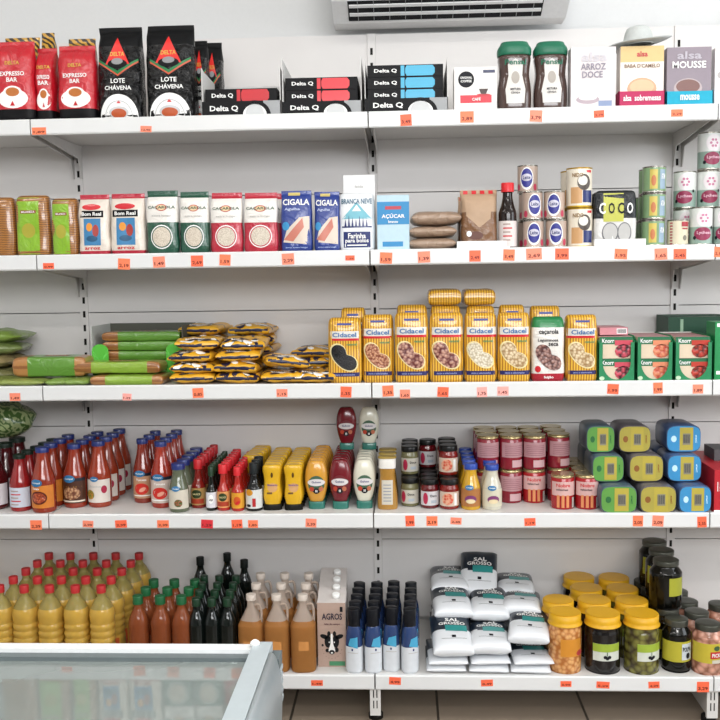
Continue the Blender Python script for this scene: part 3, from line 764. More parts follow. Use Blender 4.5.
# brown paper bag of chestnuts in tray
t = thing('display_tray', 'display tray'); x, yf, w, h = S(1, 457, 510, 241, .008); m = MB(); m.box(-w/2, w/2, 0, .18, 0, .002, W_).box(-w/2, w/2, 0, .002, .002, h, W_).box(-w/2, -w/2+.002, .002, .18, .002, h, W_).box(w/2-.002, w/2, .002, .18, .002, h, W_).box(-w/2, w/2, .178, .18, .002, h, W_)
m.build('tray_box', t); put(t, (x, yf, ZS(1)), 'low white cardboard tray under the brown cocoa bag')
def cocoa(w, h, d, c='#7b5638', seed=3):
    t = thing('cocoa_bag', 'bag'); ta = M('#b2957a', .5, bump=.2)
    mb, f, L = bag(w, h, d, foil(c, .3, .5, 24), [(0, M('#5aa7c9', .4)), (h*.12, foil(c, .3, .5, 24)), (h*.62, ta)], .004, seed)
    for k in range(4): mb.rect(f, (-.42+.23*k)*w, h*.93, (-.3+.23*k)*w, h*.99, RED, 1, 2, 1)
    mb.blob(f, [(-w*.4, h*.9), (w*.35, h*.9), (w*.3, h*.5), (0, h*.35), (-w*.35, h*.55)], ta, 1, rings=3)
    mb.ell(f, -w*.1, h*.22, w*.2, h*.07, M('#5b2f20', .4), 2); mb.ell(f, -w*.28, h*.25, w*.07, h*.05, W_, 3)
    mb.build('bag', t); return t
x, yf, w, h = S(1, 461, 498, 189, .02)
put(cocoa(w, h-.002, .08), (x, yf+.04, ZS(1)+.002), 'tan and brown bag with red dotted top edge in white tray')
x, yf, w, h = S(1, 455, 478, 196, .11)
put(cocoa(w, h-.002, .05, seed=8), (x+.01, yf+.03, ZS(1)+.002), 'smaller tan bag leaning half hidden behind the brown one')
# bottle with red cap
def sauce_bottle(w, h, body, cap, labm=None, zl=(.08, .45), prof=None, capz=.86, capr=.3, draw=None, kind='sauce_bottle', cat='sauce bottle', capn='cap', a=1.5, labcap=None):
    t = thing(kind, cat)
    prof = prof or [(0, .92), (.02, 1), (.5, 1), (.58, .96), (.68, .62), (.76, .42), (.86, .38)]
    L = bottle(t, w, h, prof, body, seg=24)
    lid(t, w*capr, h*capz, h, cap, name=capn, label=labcap, seg=20)
    if labm:
        mb = lab(L, zl[0]*h, zl[1]*h, -a, a, labm)
        if draw: draw(mb, L.map, w, h)
        mb.build('paper_label', t)
    return t
def dr_lines(m, f, w, h):
    for k in range(5): m.rect(f, -w*.3, h*(.12+.06*k), w*(.1+.1*(k % 2)), h*(.14+.06*k), RED if k % 2 else M('#a8928a', .5), 2)
x, yf, w, h = S(1, 498.5, 516.5, 183, .012, True)
def tuck(o): return o
soy = sauce_bottle(w, h, M('#1a0f0d', .12, coat=1), M('#d3242b', .35), M('#d9cfcc', .45), (.03, .42), capz=.86, capr=.36, draw=dr_lines, prof=[(0, .92), (.02, 1), (.45, 1), (.56, .96), (.66, .72), (.78, .56), (.86, .54)], kind='syrup_bottle', cat='bottle')
put(soy, (x, yf+w/2, ZS(1)), 'dark bottle with bright red cap beside the small tins')
# ---- tins
def tin(w, h, body, draw=None, lidm=None, rim=None, kind='food_tin', cat='tin', bands=None, lblname='paper_label'):
    t = thing(kind, cat); me = lidm or M('#b9b6ae', .25, metal=.9)
    L = Loft([(0, w*.97, w*.97), (.002, w, w), (.004, w, w), (.005, w*.97, w*.97), (h-.005, w*.97, w*.97), (h-.004, w, w), (h-.0015, w, w), (h-.0012, w*.95, w*.95), (h-.003, w*.94, w*.94), (h-.0031, w*.3, w*.3)], True)
    mb = MB(); mb.loft(L, rim or me, 28); mb.build('can', t)
    L2 = Loft([(.0055, w*.972, w*.972), (h-.0055, w*.972, w*.972)], True); mb = MB(); bl = [(0, body)]+list(bands or [])
    mb.loft(L2, body, 28, extra=[b[0]*h for b in bl], cap=(False, False), matfn=lambda z, th: next(b[1] for b in bl[::-1] if z >= b[0]*h))
    if draw: draw(mb, L2.map, w, h)
    mb.build(lblname, t); return t
def dr_milk(m, f, w, h):
    m.ell(f, w*.02, h*.5, w*.33, h*.4, W_, 1); m.ell(f, w*.02, h*.52, w*.28, h*.34, M('#2c2f86', .4), 2); m.ell(f, w*.02, h*.54, w*.24, h*.13, M('#c9c7d6', .4), 3); m.text(f, 'Leite', w*.02, h*.54, h*.13, NAVY, w*.34, 4)
    m.ell(f, -w*.42, h*.2, w*.1, h*.12, M('#b93a56', .4), 2); m.ell(f, w*.45, h*.2, w*.1, h*.12, M('#b93a56', .4), 2)
x, yf, w, h = S(1, 522.5, 544, 220, .012, True); mw_ = w*.985; mh = h
milk = copies(tin(mw_, mh, M('#b5a092', .4, coat=.3), dr_milk, kind='milk_tin', cat='tin'))
x2 = S(1, 545, 567, 221, .012, True)[0]; xb = S(1, 515, 536, 197, .09, True)[0]
G_ = 'condensed milk tins'; c0 = yf+mw_/2
for xx, yy, kz, lb in ((x, c0, 0, 'white and blue milk tin, left tin of the bottom row'), (x2, c0, 0, 'white and blue milk tin, right tin of the bottom row'),
                       (x-.003, c0+.004, 1, 'white and blue milk tin, left tin of the middle row'), (x2-.005, c0+.004, 1, 'white and blue milk tin, right tin of the middle row'),
                       (x-.007, c0+.066, 0, 'milk tin behind the left tin of the bottom row'), (x-.004, c0+.071, 1, 'milk tin behind the left tin of the middle row'), (x-.008, c0+.068, 2, 'white and blue milk tin alone on top of the pile')):
    put(milk(), (xx, yy, ZS(1)+kz*mh), lb, G_, random.uniform(-.3, .3))
def dr_tall(m, f, w, h):
    m.ell(f, w*.1, h*.62, w*.26, h*.2, M('#4a4038', .4), 2); m.ell(f, w*.05, h*.66, w*.18, h*.12, M('#e3ded3', .4), 3); m.rect(f, -w*.42, h*.1, w*.02, h*.5, M('#c79a6a', .4), 1); m.rect(f, w*.05, h*.12, w*.46, h*.42, NAVY, 2)
    m.text(f, 'NIDO', -w*.15, h*.8, h*.1, M('#8c6a3c', .4), w*.4); m.rect(f, w*.2, h*.86, w*.42, h*.92, RED, 2)
x, yf, w, h = S(1, 566.5, 593, 208, .012, True)
tall = copies(tin(w*.985, h, M('#e6ddcb', .35, coat=.3), dr_tall, lidm=M('#c9a53a', .3, metal=.6), kind='milk_powder_tin', cat='tin'))
for dx, dyy, kz, lb in ((0, 0, 0, 'cream milk powder tin with gold rim, lower front one'), (-.002, .002, 1, 'cream milk powder tin with gold rim, upper front one'), (-.004, .084, 0, 'milk powder tin with gold rim, lower one behind'), (-.005, .086, 1, 'milk powder tin with gold rim, upper one behind')):
    put(tall(), (x+dx, yf+w/2+dyy, ZS(1)+kz*h), lb, 'milk powder tins')
# coconut bags in a white tray
t = thing('display_tray', 'display tray'); x, yf, w, h = S(1, 594.5, 648, 239, .008); w *= .96
m = MB(); m.box(-w/2, w/2, 0, .2, 0, .002, W_).box(-w/2, w/2, 0, .002, .002, h, W_).box(-w/2, -w/2+.002, .002, .2, .002, h, W_).box(w/2-.002, w/2, .002, .2, .002, h, W_).box(-w/2, w/2, .198, .2, .002, h, W_)
m.build('tray_box', t); put(t, (x-.003, yf, ZS(1)), 'low white cardboard tray under the grated coconut packets')
def coco(w, h, d, seed=0):
    t = thing('coconut_packet', 'packet'); bk = foil('#1d2024', .3, .4, 24); wh = foil('#cfcdca', .35, .3, 24)
    mb, f, L = bag(w, h, d, bk, [(0, wh), (h*.5, bk)], .002, seed, 'round')
    mb.rect(f, -w*.3, h*.44, w*.18, h*.95, M('#b9ba4a', .4), 1)
    for k, ch in enumerate('COCO'): mb.text(f, ch, w*(-.33+.22*k), h*.68, h*.2, W_ if k in (0, 3) else INK, w*.15, 4)
    for cx, r in ((-.14, .2), (.2, .17)): mb.ell(f, w*cx, h*.24, w*r, h*.19, M('#6f6f72', .5), 1); mb.ell(f, w*cx, h*.25, w*r*.86, h*.16, M('#b9b8b6', .5), 2)
    mb.text(f, 'A', -w*.08, h*.12, h*.12, W_, w*.07)
    mb.build('packet_bag', t); return t
x, yf, w, h = S(1, 595, 638, 190, .014); cc = copies(coco(w*.98, h-.002, .035))
for k in range(3): put(cc(), (x+.002*k, yf+.022+k*.042, ZS(1)+.002), ['front black and white coconut packet in its tray', 'middle black and white coconut packet in its tray', 'rearmost black and white coconut packet in its tray'][k], 'coconut packets')
# tuna style tins, green yellow blue
def dr_tuna(m, f, w, h):
    m.rect(f, -w*.3, h*.14, w*.02, h*.86, M('#c9b65a', .4), 1); m.ell(f, -w*.14, h*.45, w*.1, h*.2, M('#c4784a', .4), 2); m.rect(f, w*.12, h*.14, w*.42, h*.86, M('#8fa6b8', .4), 1); m.text(f, 'ATUM', w*.27, h*.6, h*.2, W_, w*.2)
x, yf, w, h = S(1, 641, 665, 220, .012, True)
tu = copies(tin(w*.98, h, M('#7d9c72', .35, coat=.3), dr_tuna, kind='fish_tin', cat='tin'))
n_ = 0
for cx, cy, lv in ((0, 0, 3), (.006, .072, 3), (.01, .144, 2)):
    for k in range(lv):
        hz = h
        put(tu(), (x+cx*1.2+.001*k, yf+w/2+cy+(.003 if k == 2 else 0), ZS(1)+k*hz), 'green and yellow ribbed tin, %s of the %s stack' % (['bottom', 'middle', 'top'][k] if lv == 3 else ['bottom', 'top'][k], {0: 'front', .072: 'middle', .144: 'rear'}[cy]), 'green and yellow tins')
# small white box tin
def dr_small(m, f, w, h):
    for k in range(8): m.rect(f, -w*.5, h*(.06+.11*k), -w*.36, h*(.11+.11*k), M('#a33b45', .4), 2, 2, 1)
    m.rect(f, w*.05, h*.72, w*.44, h*.9, M('#a32a36', .4), 2); m.rect(f, w*.08, h*.62, w*.4, h*.67, M('#a32a36', .4), 2); m.ell(f, w*.22, h*.3, w*.1, h*.1, M('#7f7b6c', .4), 2)
x, yf, w, h = S(1, 666.5, 688.5, 219.5, .012, True)
put(tin(w*.97, h, M('#d6cdb4', .4), dr_small, kind='food_tin'), (x, yf+w/2, ZS(1)), 'small cream tin with red marks beside the flowered tins')
# flowered tins
def dr_flor(m, f, w, h):
    m.ell(f, 0, h*.7, w*.34, h*.22, M('#e6dfe2', .4), 1)
    for k in range(6):
        a = k*PI/3; m.ell(f, w*.14*math.cos(a), h*.7+h*.09*math.sin(a), w*.06, h*.035, M('#c57f9c', .4), 2, 8)
    m.ell(f, -w*.05, h*.3, w*.38, h*.17, M('#8d2a4c', .4), 2); m.text(f, 'Lychees', 0, h*.32, h*.1, M('#e6b9c9', .4), w*.6); m.ell(f, w*.36, h*.46, w*.06, h*.04, INK, 3, 10); m.ell(f, -w*.4, h*.2, w*.07, h*.05, INK, 3, 10)
x, yf, w, h = S(1, 689, 712.5, 207, .012, True); w = w*.985; c0 = yf+w/2
fl = copies(tin(w, h, M('#8fa79c', .35, coat=.3), dr_flor, kind='fruit_tin', cat='tin', bands=[(.48, M('#d9dcd9', .35, coat=.3))]))
px = w*1.02
for cx, cy, kz, lb in ((0, 0, 0, 'pink flowered tin standing in front beside the small cream tin'), (px, 0, 0, 'pink flowered tin cut off at the right edge, front row'), (-.022, .09, 0, 'flowered tin behind, lower one beside the ribbed tins'), (-.022, .09, 1, 'flowered tin behind, upper one beside the shelf post'),
                       (px-.022, .085, 0, 'flowered tin behind right, bottom of a stack of three'), (px-.022, .085, 1, 'flowered tin behind right, middle of a stack of three'), (px-.022, .085, 2, 'flowered tin behind right, top of a stack of three'), (2*px, .03, 0, 'flowered tin outermost to the right on the rice shelf'), (2*px-.01, .032, 1, 'flowered tin stacked on the outermost right one')):
    put(fl(), (x+cx, c0+cy, ZS(1)+kz*h), lb, 'pink flowered tins', random.uniform(-.25, .25))

# ================================================================ PULSES SHELF
def kidney(cx, cy, s, rot=0, n=28):
    pts = []
    for k in range(n):
        a = 2*PI*k/n; r = 1-.5*math.exp(-((a-PI/2)/.5)**2)+.1*math.cos(2*a)
        x, y = s*1.0*r*math.cos(a), s*.72*r*math.sin(a); pts.append((cx+x*math.cos(rot)-y*math.sin(rot), cy+x*math.sin(rot)+y*math.cos(rot)))
    return pts
YST = MS('#e3b23a', '#a46d18', 40, 'X', .3, .5, 0, .6)
def pulses(w, h, d, seed=0, grain=('#241f24', '#0f0d10'), outline='#e6d7a2', full=False):
    t = thing('pulses_bag', 'bag of pulses')
    mb, f, L = bag(w, h, d, YST, None, .0025, seed, 'round', 40)
    wh = M('#dad7cf', .35, coat=.3)
    mb.rect(f, -w*.49, h*.69, w*.49, h*.8, wh, 1, 16, 3); mb.rect(f, -w*.49, h*.655, w*.49, h*.69, RED, 1, 16, 2); mb.text(f, 'Cidacel', 0, h*.745, h*.07, M('#3b6ba3', .4), w*.72)
    mb.rect(f, -w*.49, h*.11, w*.49, h*.17, M('#24245e', .35), 1, 16, 2); mb.text(f, 'secos e selecionados', 0, h*.14, h*.03, M('#8d93c4', .4), w*.6)
    mb.rect(f, -w*.22, h*.89, w*.22, h*.92, M('#2f3f8a', .4), 1); mb.text(f, 'natural', w*.22, h*.6, h*.035, M('#3b8b61', .4), w*.3)
    mb.blob(f, kidney(-w*.02, h*.4, w*.47, -.8), M(outline, .4), 2, rings=4); mb.blob(f, kidney(-w*.02, h*.4, w*.425, -.8), MV(grain[0], grain[1], grain[2], .35, .3, .3), 3, rings=4)
    mb.build('bag', t); return t
def redpulse(w, h, d, seed=0):
    t = thing('pulses_bag', 'bag of pulses'); wh = foil('#e2ded8', .3, .3, 20); gr = M('#1f7a45', .35, coat=.4)
    mb, f, L = bag(w, h, d, wh, [(0, M('#a61f2f', .35, coat=.4)), (h*.13, wh), (h*.84, gr)], .002, seed, 'round')
    mb.text(f, 'caçarola', 0, h*.77, h*.09, INK, w*.6); mb.rect(f, -w*.4, h*.84, w*.4, h*.86, gr, 1); mb.text(f, 'Leguminosa', -w*.02, h*.64, h*.06, INK, w*.62); mb.text(f, 'seca', w*.14, h*.58, h*.05, INK, w*.3)
    mb.blob(f, kidney(0, h*.38, w*.44, -.8), MV('#a98278', '#4a2320', 110, .3, .6, .4), 3, rings=4)
    mb.ell(f, -w*.33, h*.2, w*.09, h*.05, RED, 4); mb.text(f, 'feijão', 0, h*.07, h*.05, WT, w*.3)
    mb.build('bag', t); return t
bk = ('#1c191f', '#060508', 260); br = ('#d09a78', '#7b3a22', 150); rd_ = ('#c99a86', '#5e1c1c', 110); wt = ('#e4dcc8', '#b3a488', 150); ck = ('#dcc7a2', '#9c7b4e', 120)
PL = [(327.5, 361.5, 318, bk, 'yellow striped bag of black beans beside the yellow snack pile', .012), (361.5, 394, 315, br, 'yellow striped bag of brown beans left of the middle shelf joint', .03),
      (394.5, 429, 313, rd_, 'yellow striped bag of red beans next to the brown beans', .012), (429.5, 464, 313, rd_, 'yellow striped bag of red beans next to white beans', .012),
      (464.5, 497.5, 313, wt, 'yellow striped bag of small white beans, under the rightmost lying bag', .012), (498, 531.5, 313, ck, 'yellow striped bag of pale beans beside the green topped bag', .012),
      (566.5, 599, 315, ck, 'yellow striped bag of chickpeas beside the green trays', .012)]
pd = .07
for x0, x1, yt, g, lb, ins in PL:
    x, yf, w, h = S(2, x0, x1, yt, ins); put(pulses(w*.98, h, pd, int(x0) % 13, g), (x, yf+pd/2, ZS(2)), lb, 'striped bags of pulses')
x, yf, w, h = S(2, 532, 565.5, 317, .012); put(redpulse(w*.98, h*1.0, pd, 5), (x, yf+pd/2, ZS(2)), 'white bag of speckled beans with green top and red base')
back = [(340, 366, 308, 'yellow bag of pulses in second row behind the black beans', .1), (396, 428, 305, 'yellow bag of pulses in second row behind the red beans', .1), (430, 462, 306, 'yellow bag in second row carrying the left lying bag', .1), (466, 496, 306, 'yellow bag in second row carrying the right lying bag', .1),
        (499, 526, 305, 'yellow bag in second row behind the pale beans', .1), (530, 562, 306, 'yellow bag in second row behind the green topped bag', .1)]
for x0, x1, yt, lb, ins in back:
    x, yf, w, h = S(2, x0, x1, yt, ins); put(pulses(w*.97, h, pd, int(x0) % 11, br), (x, yf+pd/2, ZS(2)), lb, 'striped bags of pulses')
    if '430' in str(x0) or '466' in str(x0):
        pass
for x0, x1, yb, yt, lb in ((428, 462, 311, 291, 'yellow bag of pulses lying on top, left of the two'), (464, 496, 311, 291, 'yellow bag of pulses lying on top, right of the two')):
    yy = -(D1-.10); xa, xb = XA(x0, 1.24, yy), XA(x1, 1.24, yy); xc = (xa+xb)/2; w = (xb-xa)*.97; zb = ZA(306, xc, -(D1-.1))+.001; tk = ZA(yt, xc, yy)-zb
    t = thing('pulses_bag', 'bag of pulses'); P = Pillow(w, .17, tk*1.12, 8, .002, int(x0), 0, 25, .26); mb = MB(); P.mesh(mb, YST)
    f = lambda u, v, o=0: (u, -.085-o+.004, v)
    mb.build('bag', t); put(t, (xc, yy+.085, zb), lb, 'striped bags of pulses')
# green ready-meal trays
def meal_tray(w, h, d):
    t = thing('meal_display_box', 'display box'); G = M('#1f7f50', .45)
    for sx in (-1, 1):
        m = MB(); x = sx*w/2
        for xx in (x, x-sx*.0025):
            for y, z in ((-d/2, 0), (d/2, 0), (d/2, h), (-d/2+.05, h), (-d/2, h*.86)): m.v.append((xx, y, z))
        for k in range(5): m.face((k, (k+1) % 5, 5+(k+1) % 5, 5+k), G, False)
        m.face((4, 3, 2, 1, 0), G, False); m.face((5, 6, 7, 8, 9), G, False); m.build('side_wall', t)
    MB().box(-w/2+.0026, w/2-.0026, d/2-.002, d/2, .002, h, M('#cdc9c4', .6)).build('back_wall', t)
    MB().box(-w/2+.0026, w/2-.0026, -d/2+.003, d/2, 0, .0015, G).build('bottom', t)
    # front with a bowl shaped cut-out: left and right green strips plus curved lower corners
    m = MB(); f = lambda u, v, o=0: (u, -d/2-o, v); hf = h*.86; n = 16
    pts = [(w*.38*math.cos(a), h*.44+h*.4*math.sin(a)) for a in [PI+PI*k/n for k in range(n+1)]]
    for o in (0, -.002):
        pass
    b = len(m.v)
    for x, z in pts: m.v += [f(x, z), f(x, 0)]
    for k in range(n): m.face((b+2*k+1, b+2*k+3, b+2*k+2, b+2*k), G, False)
    m.box(-w/2, -w*.38, -d/2, -d/2+.002, 0, hf, G).box(w*.38, w/2, -d/2, -d/2+.002, 0, hf, G)
    m.ell(f, -w*.4, h*.07, w*.07, h*.045, M('#b9d3b4', .4), 3); m.build('front_panel', t)
    return t
def meal(w, h, d, c1, c2):
    t = thing('soup_box', 'carton'); m = MB(); c = M('#d9c7ae', .45); m.box(-w/2, w/2, -d/2, d/2, 0, h, c, {1: M('#b9888a', .45)}); f = lambda u, v, o=0: (u, -d/2-o, v)
    m.rect(f, -w/2, h*.66, w/2, h, M('#1f6a45', .45), 1); m.text(f, 'Knorr', -w*.24, h*.82, h*.2, W_, w*.36); m.rect(f, -w*.04, h*.6, w*.48, h*.84, M(c1, .45), 2)
    m.blob(f, [(w*(.22+.26*math.cos(a)), h*(.34+.32*math.sin(a))) for a in [2*PI*k/12 for k in range(12)]], MV(c1, c2, 90, .35, .4, .5), 2, rings=3)
    m.build('carton', t); return t
MT = [(598, 635.5, 336, '#c9485a', '#3a1820', 'left', 2), (636.5, 673.5, 336, '#d98763', '#b94a36', 'middle', 2), (674.5, 713, 336, '#b93a2c', '#5b1f1a', 'right', 1.7)]
for x0, x1, yt, c1, c2, nm, lv in MT:
    x, yf, w, h = S(2, x0, x1, yt); d = .2; put(meal_tray(w*.985, h, d), (x, yf+d/2, ZS(2)), 'green display box with bowl-shaped cut-out, %s of the three' % nm, 'green display boxes')
    mh_ = h*.485
    for k in range(2):
        put(meal(w*.9, mh_-.001, d-.02, c1, c2), (x, yf+d/2, ZS(2)+.002+k*mh_), 'flat soup carton in the %s green display box, %s' % (nm, ['lower', 'upper'][k]), 'soup cartons in display boxes')
x, yf, w, h = S(2, 600, 628, 329, .06)
zt = ZS(2)+.004+2*((S(2, 598, 635.5, 336)[3])*.485)
m = MB(); m.box(-w/2, w/2, -.06, .06, 0, .022, M('#c98790', .45)); f = lambda u, v, o=0: (u, -.06-o, v); m.rect(f, w*.1, .003, w*.46, .019, W_, 1)
for k in range(9): m.rect(f, w*(.13+.035*k), .005, w*(.145+.035*k+.008*(k % 2)), .017, INK, 2, 1, 1)
t = thing('soup_box', 'carton'); m.build('carton', t); put(t, (x, yf+.065, zt), 'pink topped carton with barcode lying over the left green display box')
x, yf, w, h = S(2, 668, 728, 315, .23); G2 = M('#16442f', .5)
t = thing('storage_carton', 'box'); m = MB(); m.box(-w/2, w/2, -.07, .07, 0, h*.97, G2); f = lambda u, v, o=0: (u, -.07-o, v); m.rect(f, -w*.3, h*.7, -w*.25, h*.93, M('#8fae93', .5), 1); m.build('box_body', t)
m = MB(); m.v += [(-w/2, .07, h*.972), (w/2, .07, h*.972), (w/2+.03, -.01, h*.972), (-w/2, -.02, h*.972)]; m.v += [(a, b, c+.002) for a, b, c in m.v[:4]]
for q in ((0, 3, 2, 1), (4, 5, 6, 7), (0, 1, 5, 4), (1, 2, 6, 5), (2, 3, 7, 6), (3, 0, 4, 7)): m.face(q, G2, False)
m.build('lid_flap', t); put(t, (x, yf+.07, ZS(2)), 'dark green carton standing behind the green display boxes')
def gpk(m, f, w, h):
    m.rect(f, -w*.46, h*.92, w*.46, h*.98, W_, 1); m.text(f, 'Knorr', 0, h*.78, h*.09, W_, w*.6); m.blob(f, [(w*(.1+.3*math.cos(a)), h*(.42+.2*math.sin(a))) for a in [2*PI*k/12 for k in range(12)]], MV('#e0dcc0', '#2f8a4c', 120), 1); m.rect(f, -w*.46, h*.1, w*.46, h*.16, W_, 1)
cart(2, 714.5, 760, 322, .08, .02, M('#238a4f', .4), gpk, 'green upright soup carton at the right edge on pulses shelf', cat='carton', kind='soup_box')
# snack packs: yellow with navy and white print
YB = M('#e0a92b', .32, coat=.5); NV2 = M('#1a1c3c', .35, coat=.4)
def snack(seed):
    t = thing('snack_pack', 'snack pack'); w, l, tk = .135, .18, .034
    P = Pillow(w, l, tk, 3.4, .0065, seed, .004*((seed % 3)-1), 34, .34); mb = MB(); rs = random.Random(seed)
    a1, a2, a3 = rs.uniform(-.5, .5), rs.uniform(-.02, .02), rs.uniform(-.03, .03)
    def mf(u, v, side):
        if abs(P.z(u, v, side)-tk/2) < tk*.13 and abs(u) < w*.47: return NV2
        if side > 0 and abs(v+.045-a1*u-a2) < .006: return NV2
        if side < 0: return YB
        if v > .02+a1*u: return NV2 if u < a3+.01 else YB
        return YB
    P.mesh(mb, YB, 26, 30, matfn=mf)
    f = lambda u, v, o=0: P.top(u, v, o)
    for k in range(11): f_ = (rs.uniform(-.05, .05), rs.uniform(-.086, -.05)); mb.ell(f, f_[0], f_[1], rs.uniform(.007, .017), rs.uniform(.005, .011), (NV2, WT, NV2)[k % 3], 1+k % 3, 9, rs.uniform(-.6, .6))
    mb.text(f, 'snacks', -.01, -.05, .02, WT, .06, 5, rot=.25)
    mb.build('pack_body', t); return t
sp = [snack(k) for k in range(6)]
_first = [True]*6
def nsn(k):
    k %= 6
    if _first[k]: _first[k] = False; return sp[k]
    return dup(sp[k])
cnt = 0
def sx(px, yy=-.33): return XA(px, 1.06, yy)
lay = ['bottom layer', 'second layer', 'third layer', 'fourth layer', 'top layer']
for c, (px, col) in enumerate(((193, 'front left'), (238, 'front right'))):
    for k in range(4 if c == 0 else 4):
        jit = (.006*math.sin(k*2.1+c), .004*math.cos(k*1.7))
        o = nsn(cnt); cnt += 1
        put(o, (sx(px)+jit[0]+.004*k, -.295+jit[1]+.008*k, ZS(2)+.001+.0338*k), 'yellow snack pack, %s in the %s column of the tall pile' % (lay[k], col), 'yellow snack packs', .09*math.sin(cnt*1.9), .03+.02*math.sin(cnt) if k else 0, .02*math.sin(k*2.2))
for c, (px, col) in enumerate(((206, 'rear left'), (254, 'rear right'))):
    for k in range(5):
        o = nsn(cnt); cnt += 1
        put(o, (XA(px, 1.1, -.13)+.004*math.sin(k), -.1, ZS(2)+.001+.0338*k), 'yellow snack pack, %s in the %s column of the tall pile' % (lay[k], col), 'yellow snack packs', .08*math.sin(cnt*2.3))
for k, (px, yy, zz, rz, ry, lb) in enumerate(((284, -.31, .002, .1, 0, 'yellow snack pack lying flat at the low pile front, left'), (317, -.31, .002, -.05, 0, 'yellow snack pack at the low pile front, touching black beans'),
        (283, -.305, .042, .3, .14, 'yellow snack pack sliding off the tall pile onto low one'), (312, -.13, .002, 0, 0, 'yellow snack pack, bottom of the low pile rear right'), (312, -.125, .0305, .1, 0, 'yellow snack pack, second layer of low pile rear right'), (310, -.12, .061, -.1, .0, 'yellow snack pack, third layer of low pile rear right'))):
    o = nsn(cnt); cnt += 1; put(o, (sx(px, yy) if yy < -.2 else XA(px+6, 1.08, yy), yy, ZS(2)+zz+(.008 if ry else 0)), lb, 'yellow snack packs', rz, 0, ry)
# green spaghetti packs
PB = MS('#8c5a30', '#b07c48', 150, 'Y', .3, .6, .5); GF = foil('#5fa02a', .28, .3, 18)
def spag(w, l, tk, seed, bright=True, both=True):
    """pack lying on its side, long axis = X"""
    t = thing('spaghetti_pack', 'pasta pack'); P = Pillow(w, l, tk, 14, .0015, seed, 0, 18, .22); mb = MB(); g = foil('#88a83c' if bright else '#5c8c34', .28, .3, 18)
    P.mesh(mb, g, 20, 14, matfn=lambda u, v, s: PB if (u < -w*.3 or (both and u > w*.36)) else g)
    f = lambda u, v, o=0: (u, -math.sqrt(max(0, 1))*0+v, P.z(u, v, 1)+o)
    mb.rect(f, -w*.12, -l*.1, w*.2, l*.2, M('#8f2a22', .4), 1, 6, 3); mb.text(f, 'MILANEZA', w*.04, l*.05, l*.16, M('#e6d8a8', .4), w*.26, 3)
    mb.build('pack_body', t); return t
def sput(x0, x1, yc, z, l, tk, seed, lb, rz=0, bright=True):
    yp = yc; xa, xb = XA(x0, z+tk/2, yp), XA(x1, z+tk/2, yp); o = spag(xb-xa, l, tk, seed, bright); put(o, ((xa+xb)/2, yc, z), lb, 'green spaghetti packs', rz); return o
z = ZS(2)
t = thing('pasta_pack', 'pasta pack')
for k, (x0, x1, yc, zz, tk, lb) in enumerate(((-30, 52, -.309, 0, .022, 'pale green flattened pasta pack at the shelf front, leftmost'), (54, 96, -.309, 0, .022, 'pale green flattened pasta pack at the shelf front, middle one'))):
    if k: t = thing('pasta_pack', 'pasta pack')
    xa, xb = XA(x0, z, yc), XA(x1, z, yc); P = Pillow(xb-xa, .15, tk, 5, .003, 20+k, 0, 30); mb = MB(); P.mesh(mb, foil('#8c9a4e' if k == 0 else '#7d9a48', .35, .5, 25), 24, 16); mb.build('pack_body', t); put(t, ((xa+xb)/2, yc, z), lb)
sput(97, 168, -.316, z, .13, .03, 31, 'green spaghetti pack lying at the shelf front before the open carton')
sput(19, 90, -.29, z+.024, .1, .062, 32, 'green spaghetti pack with brown ends and red badge, left', .02, False)
sput(78, 164, -.30, z+.033, .085, .036, 33, 'bright green spaghetti pack resting across the other front packs', -.03)
# heap of loose pasta bags at the left edge
for k, (x0, x1, yc, zz, rz, c) in enumerate(((-45, 22, -.15, 0, .1, '#7c7a50'), (-50, 24, -.14, .041, -.15, '#8a7a55'), (-48, 26, -.14, .082, .2, '#6c7a44'), (-45, 28, -.15, .123, .1, '#7f9a44'))):
    xa, xb = XA(x0, z+zz, yc), XA(x1, z+zz, yc); t = thing('pasta_pack', 'pasta pack'); P = Pillow(xb-xa, .18, .042, 3, .008, 40+k, 0, 26); mb = MB(); P.mesh(mb, foil(c, .3, .6, 20), 20, 16)
    mb.build('pack_body', t); put(t, ((xa+xb)/2, yc, z+zz), 'crumpled green and brown pasta bag in the left heap, ' + ['lowest', 'second up', 'third up', 'topmost'][k], 'heaped pasta bags', rz)
# open green carton with spaghetti packs inside
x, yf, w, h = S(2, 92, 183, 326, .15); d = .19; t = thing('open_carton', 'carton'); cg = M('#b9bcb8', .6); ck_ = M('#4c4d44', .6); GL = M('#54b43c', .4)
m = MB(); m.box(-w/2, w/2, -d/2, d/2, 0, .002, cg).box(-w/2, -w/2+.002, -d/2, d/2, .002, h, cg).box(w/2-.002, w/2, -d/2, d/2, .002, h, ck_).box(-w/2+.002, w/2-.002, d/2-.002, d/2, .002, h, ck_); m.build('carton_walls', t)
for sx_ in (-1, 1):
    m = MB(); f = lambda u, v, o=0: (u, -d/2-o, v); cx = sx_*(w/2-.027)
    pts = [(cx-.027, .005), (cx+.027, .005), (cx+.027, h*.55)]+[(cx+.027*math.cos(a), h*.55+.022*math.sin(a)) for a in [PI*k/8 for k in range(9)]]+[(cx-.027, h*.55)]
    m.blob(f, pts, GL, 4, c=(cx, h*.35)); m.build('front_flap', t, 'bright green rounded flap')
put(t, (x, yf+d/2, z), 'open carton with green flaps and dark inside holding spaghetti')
for k in range(5):
    o = spag(w*.86, .08, .03, 50+k, False, False); put(o, (x+.008, yf+.055, z+.003+.0305*k), 'green spaghetti pack inside the open carton, ' + ['lowest', 'second from below', 'middle one', 'second from the top', 'topmost'][k], 'spaghetti packs in the carton')

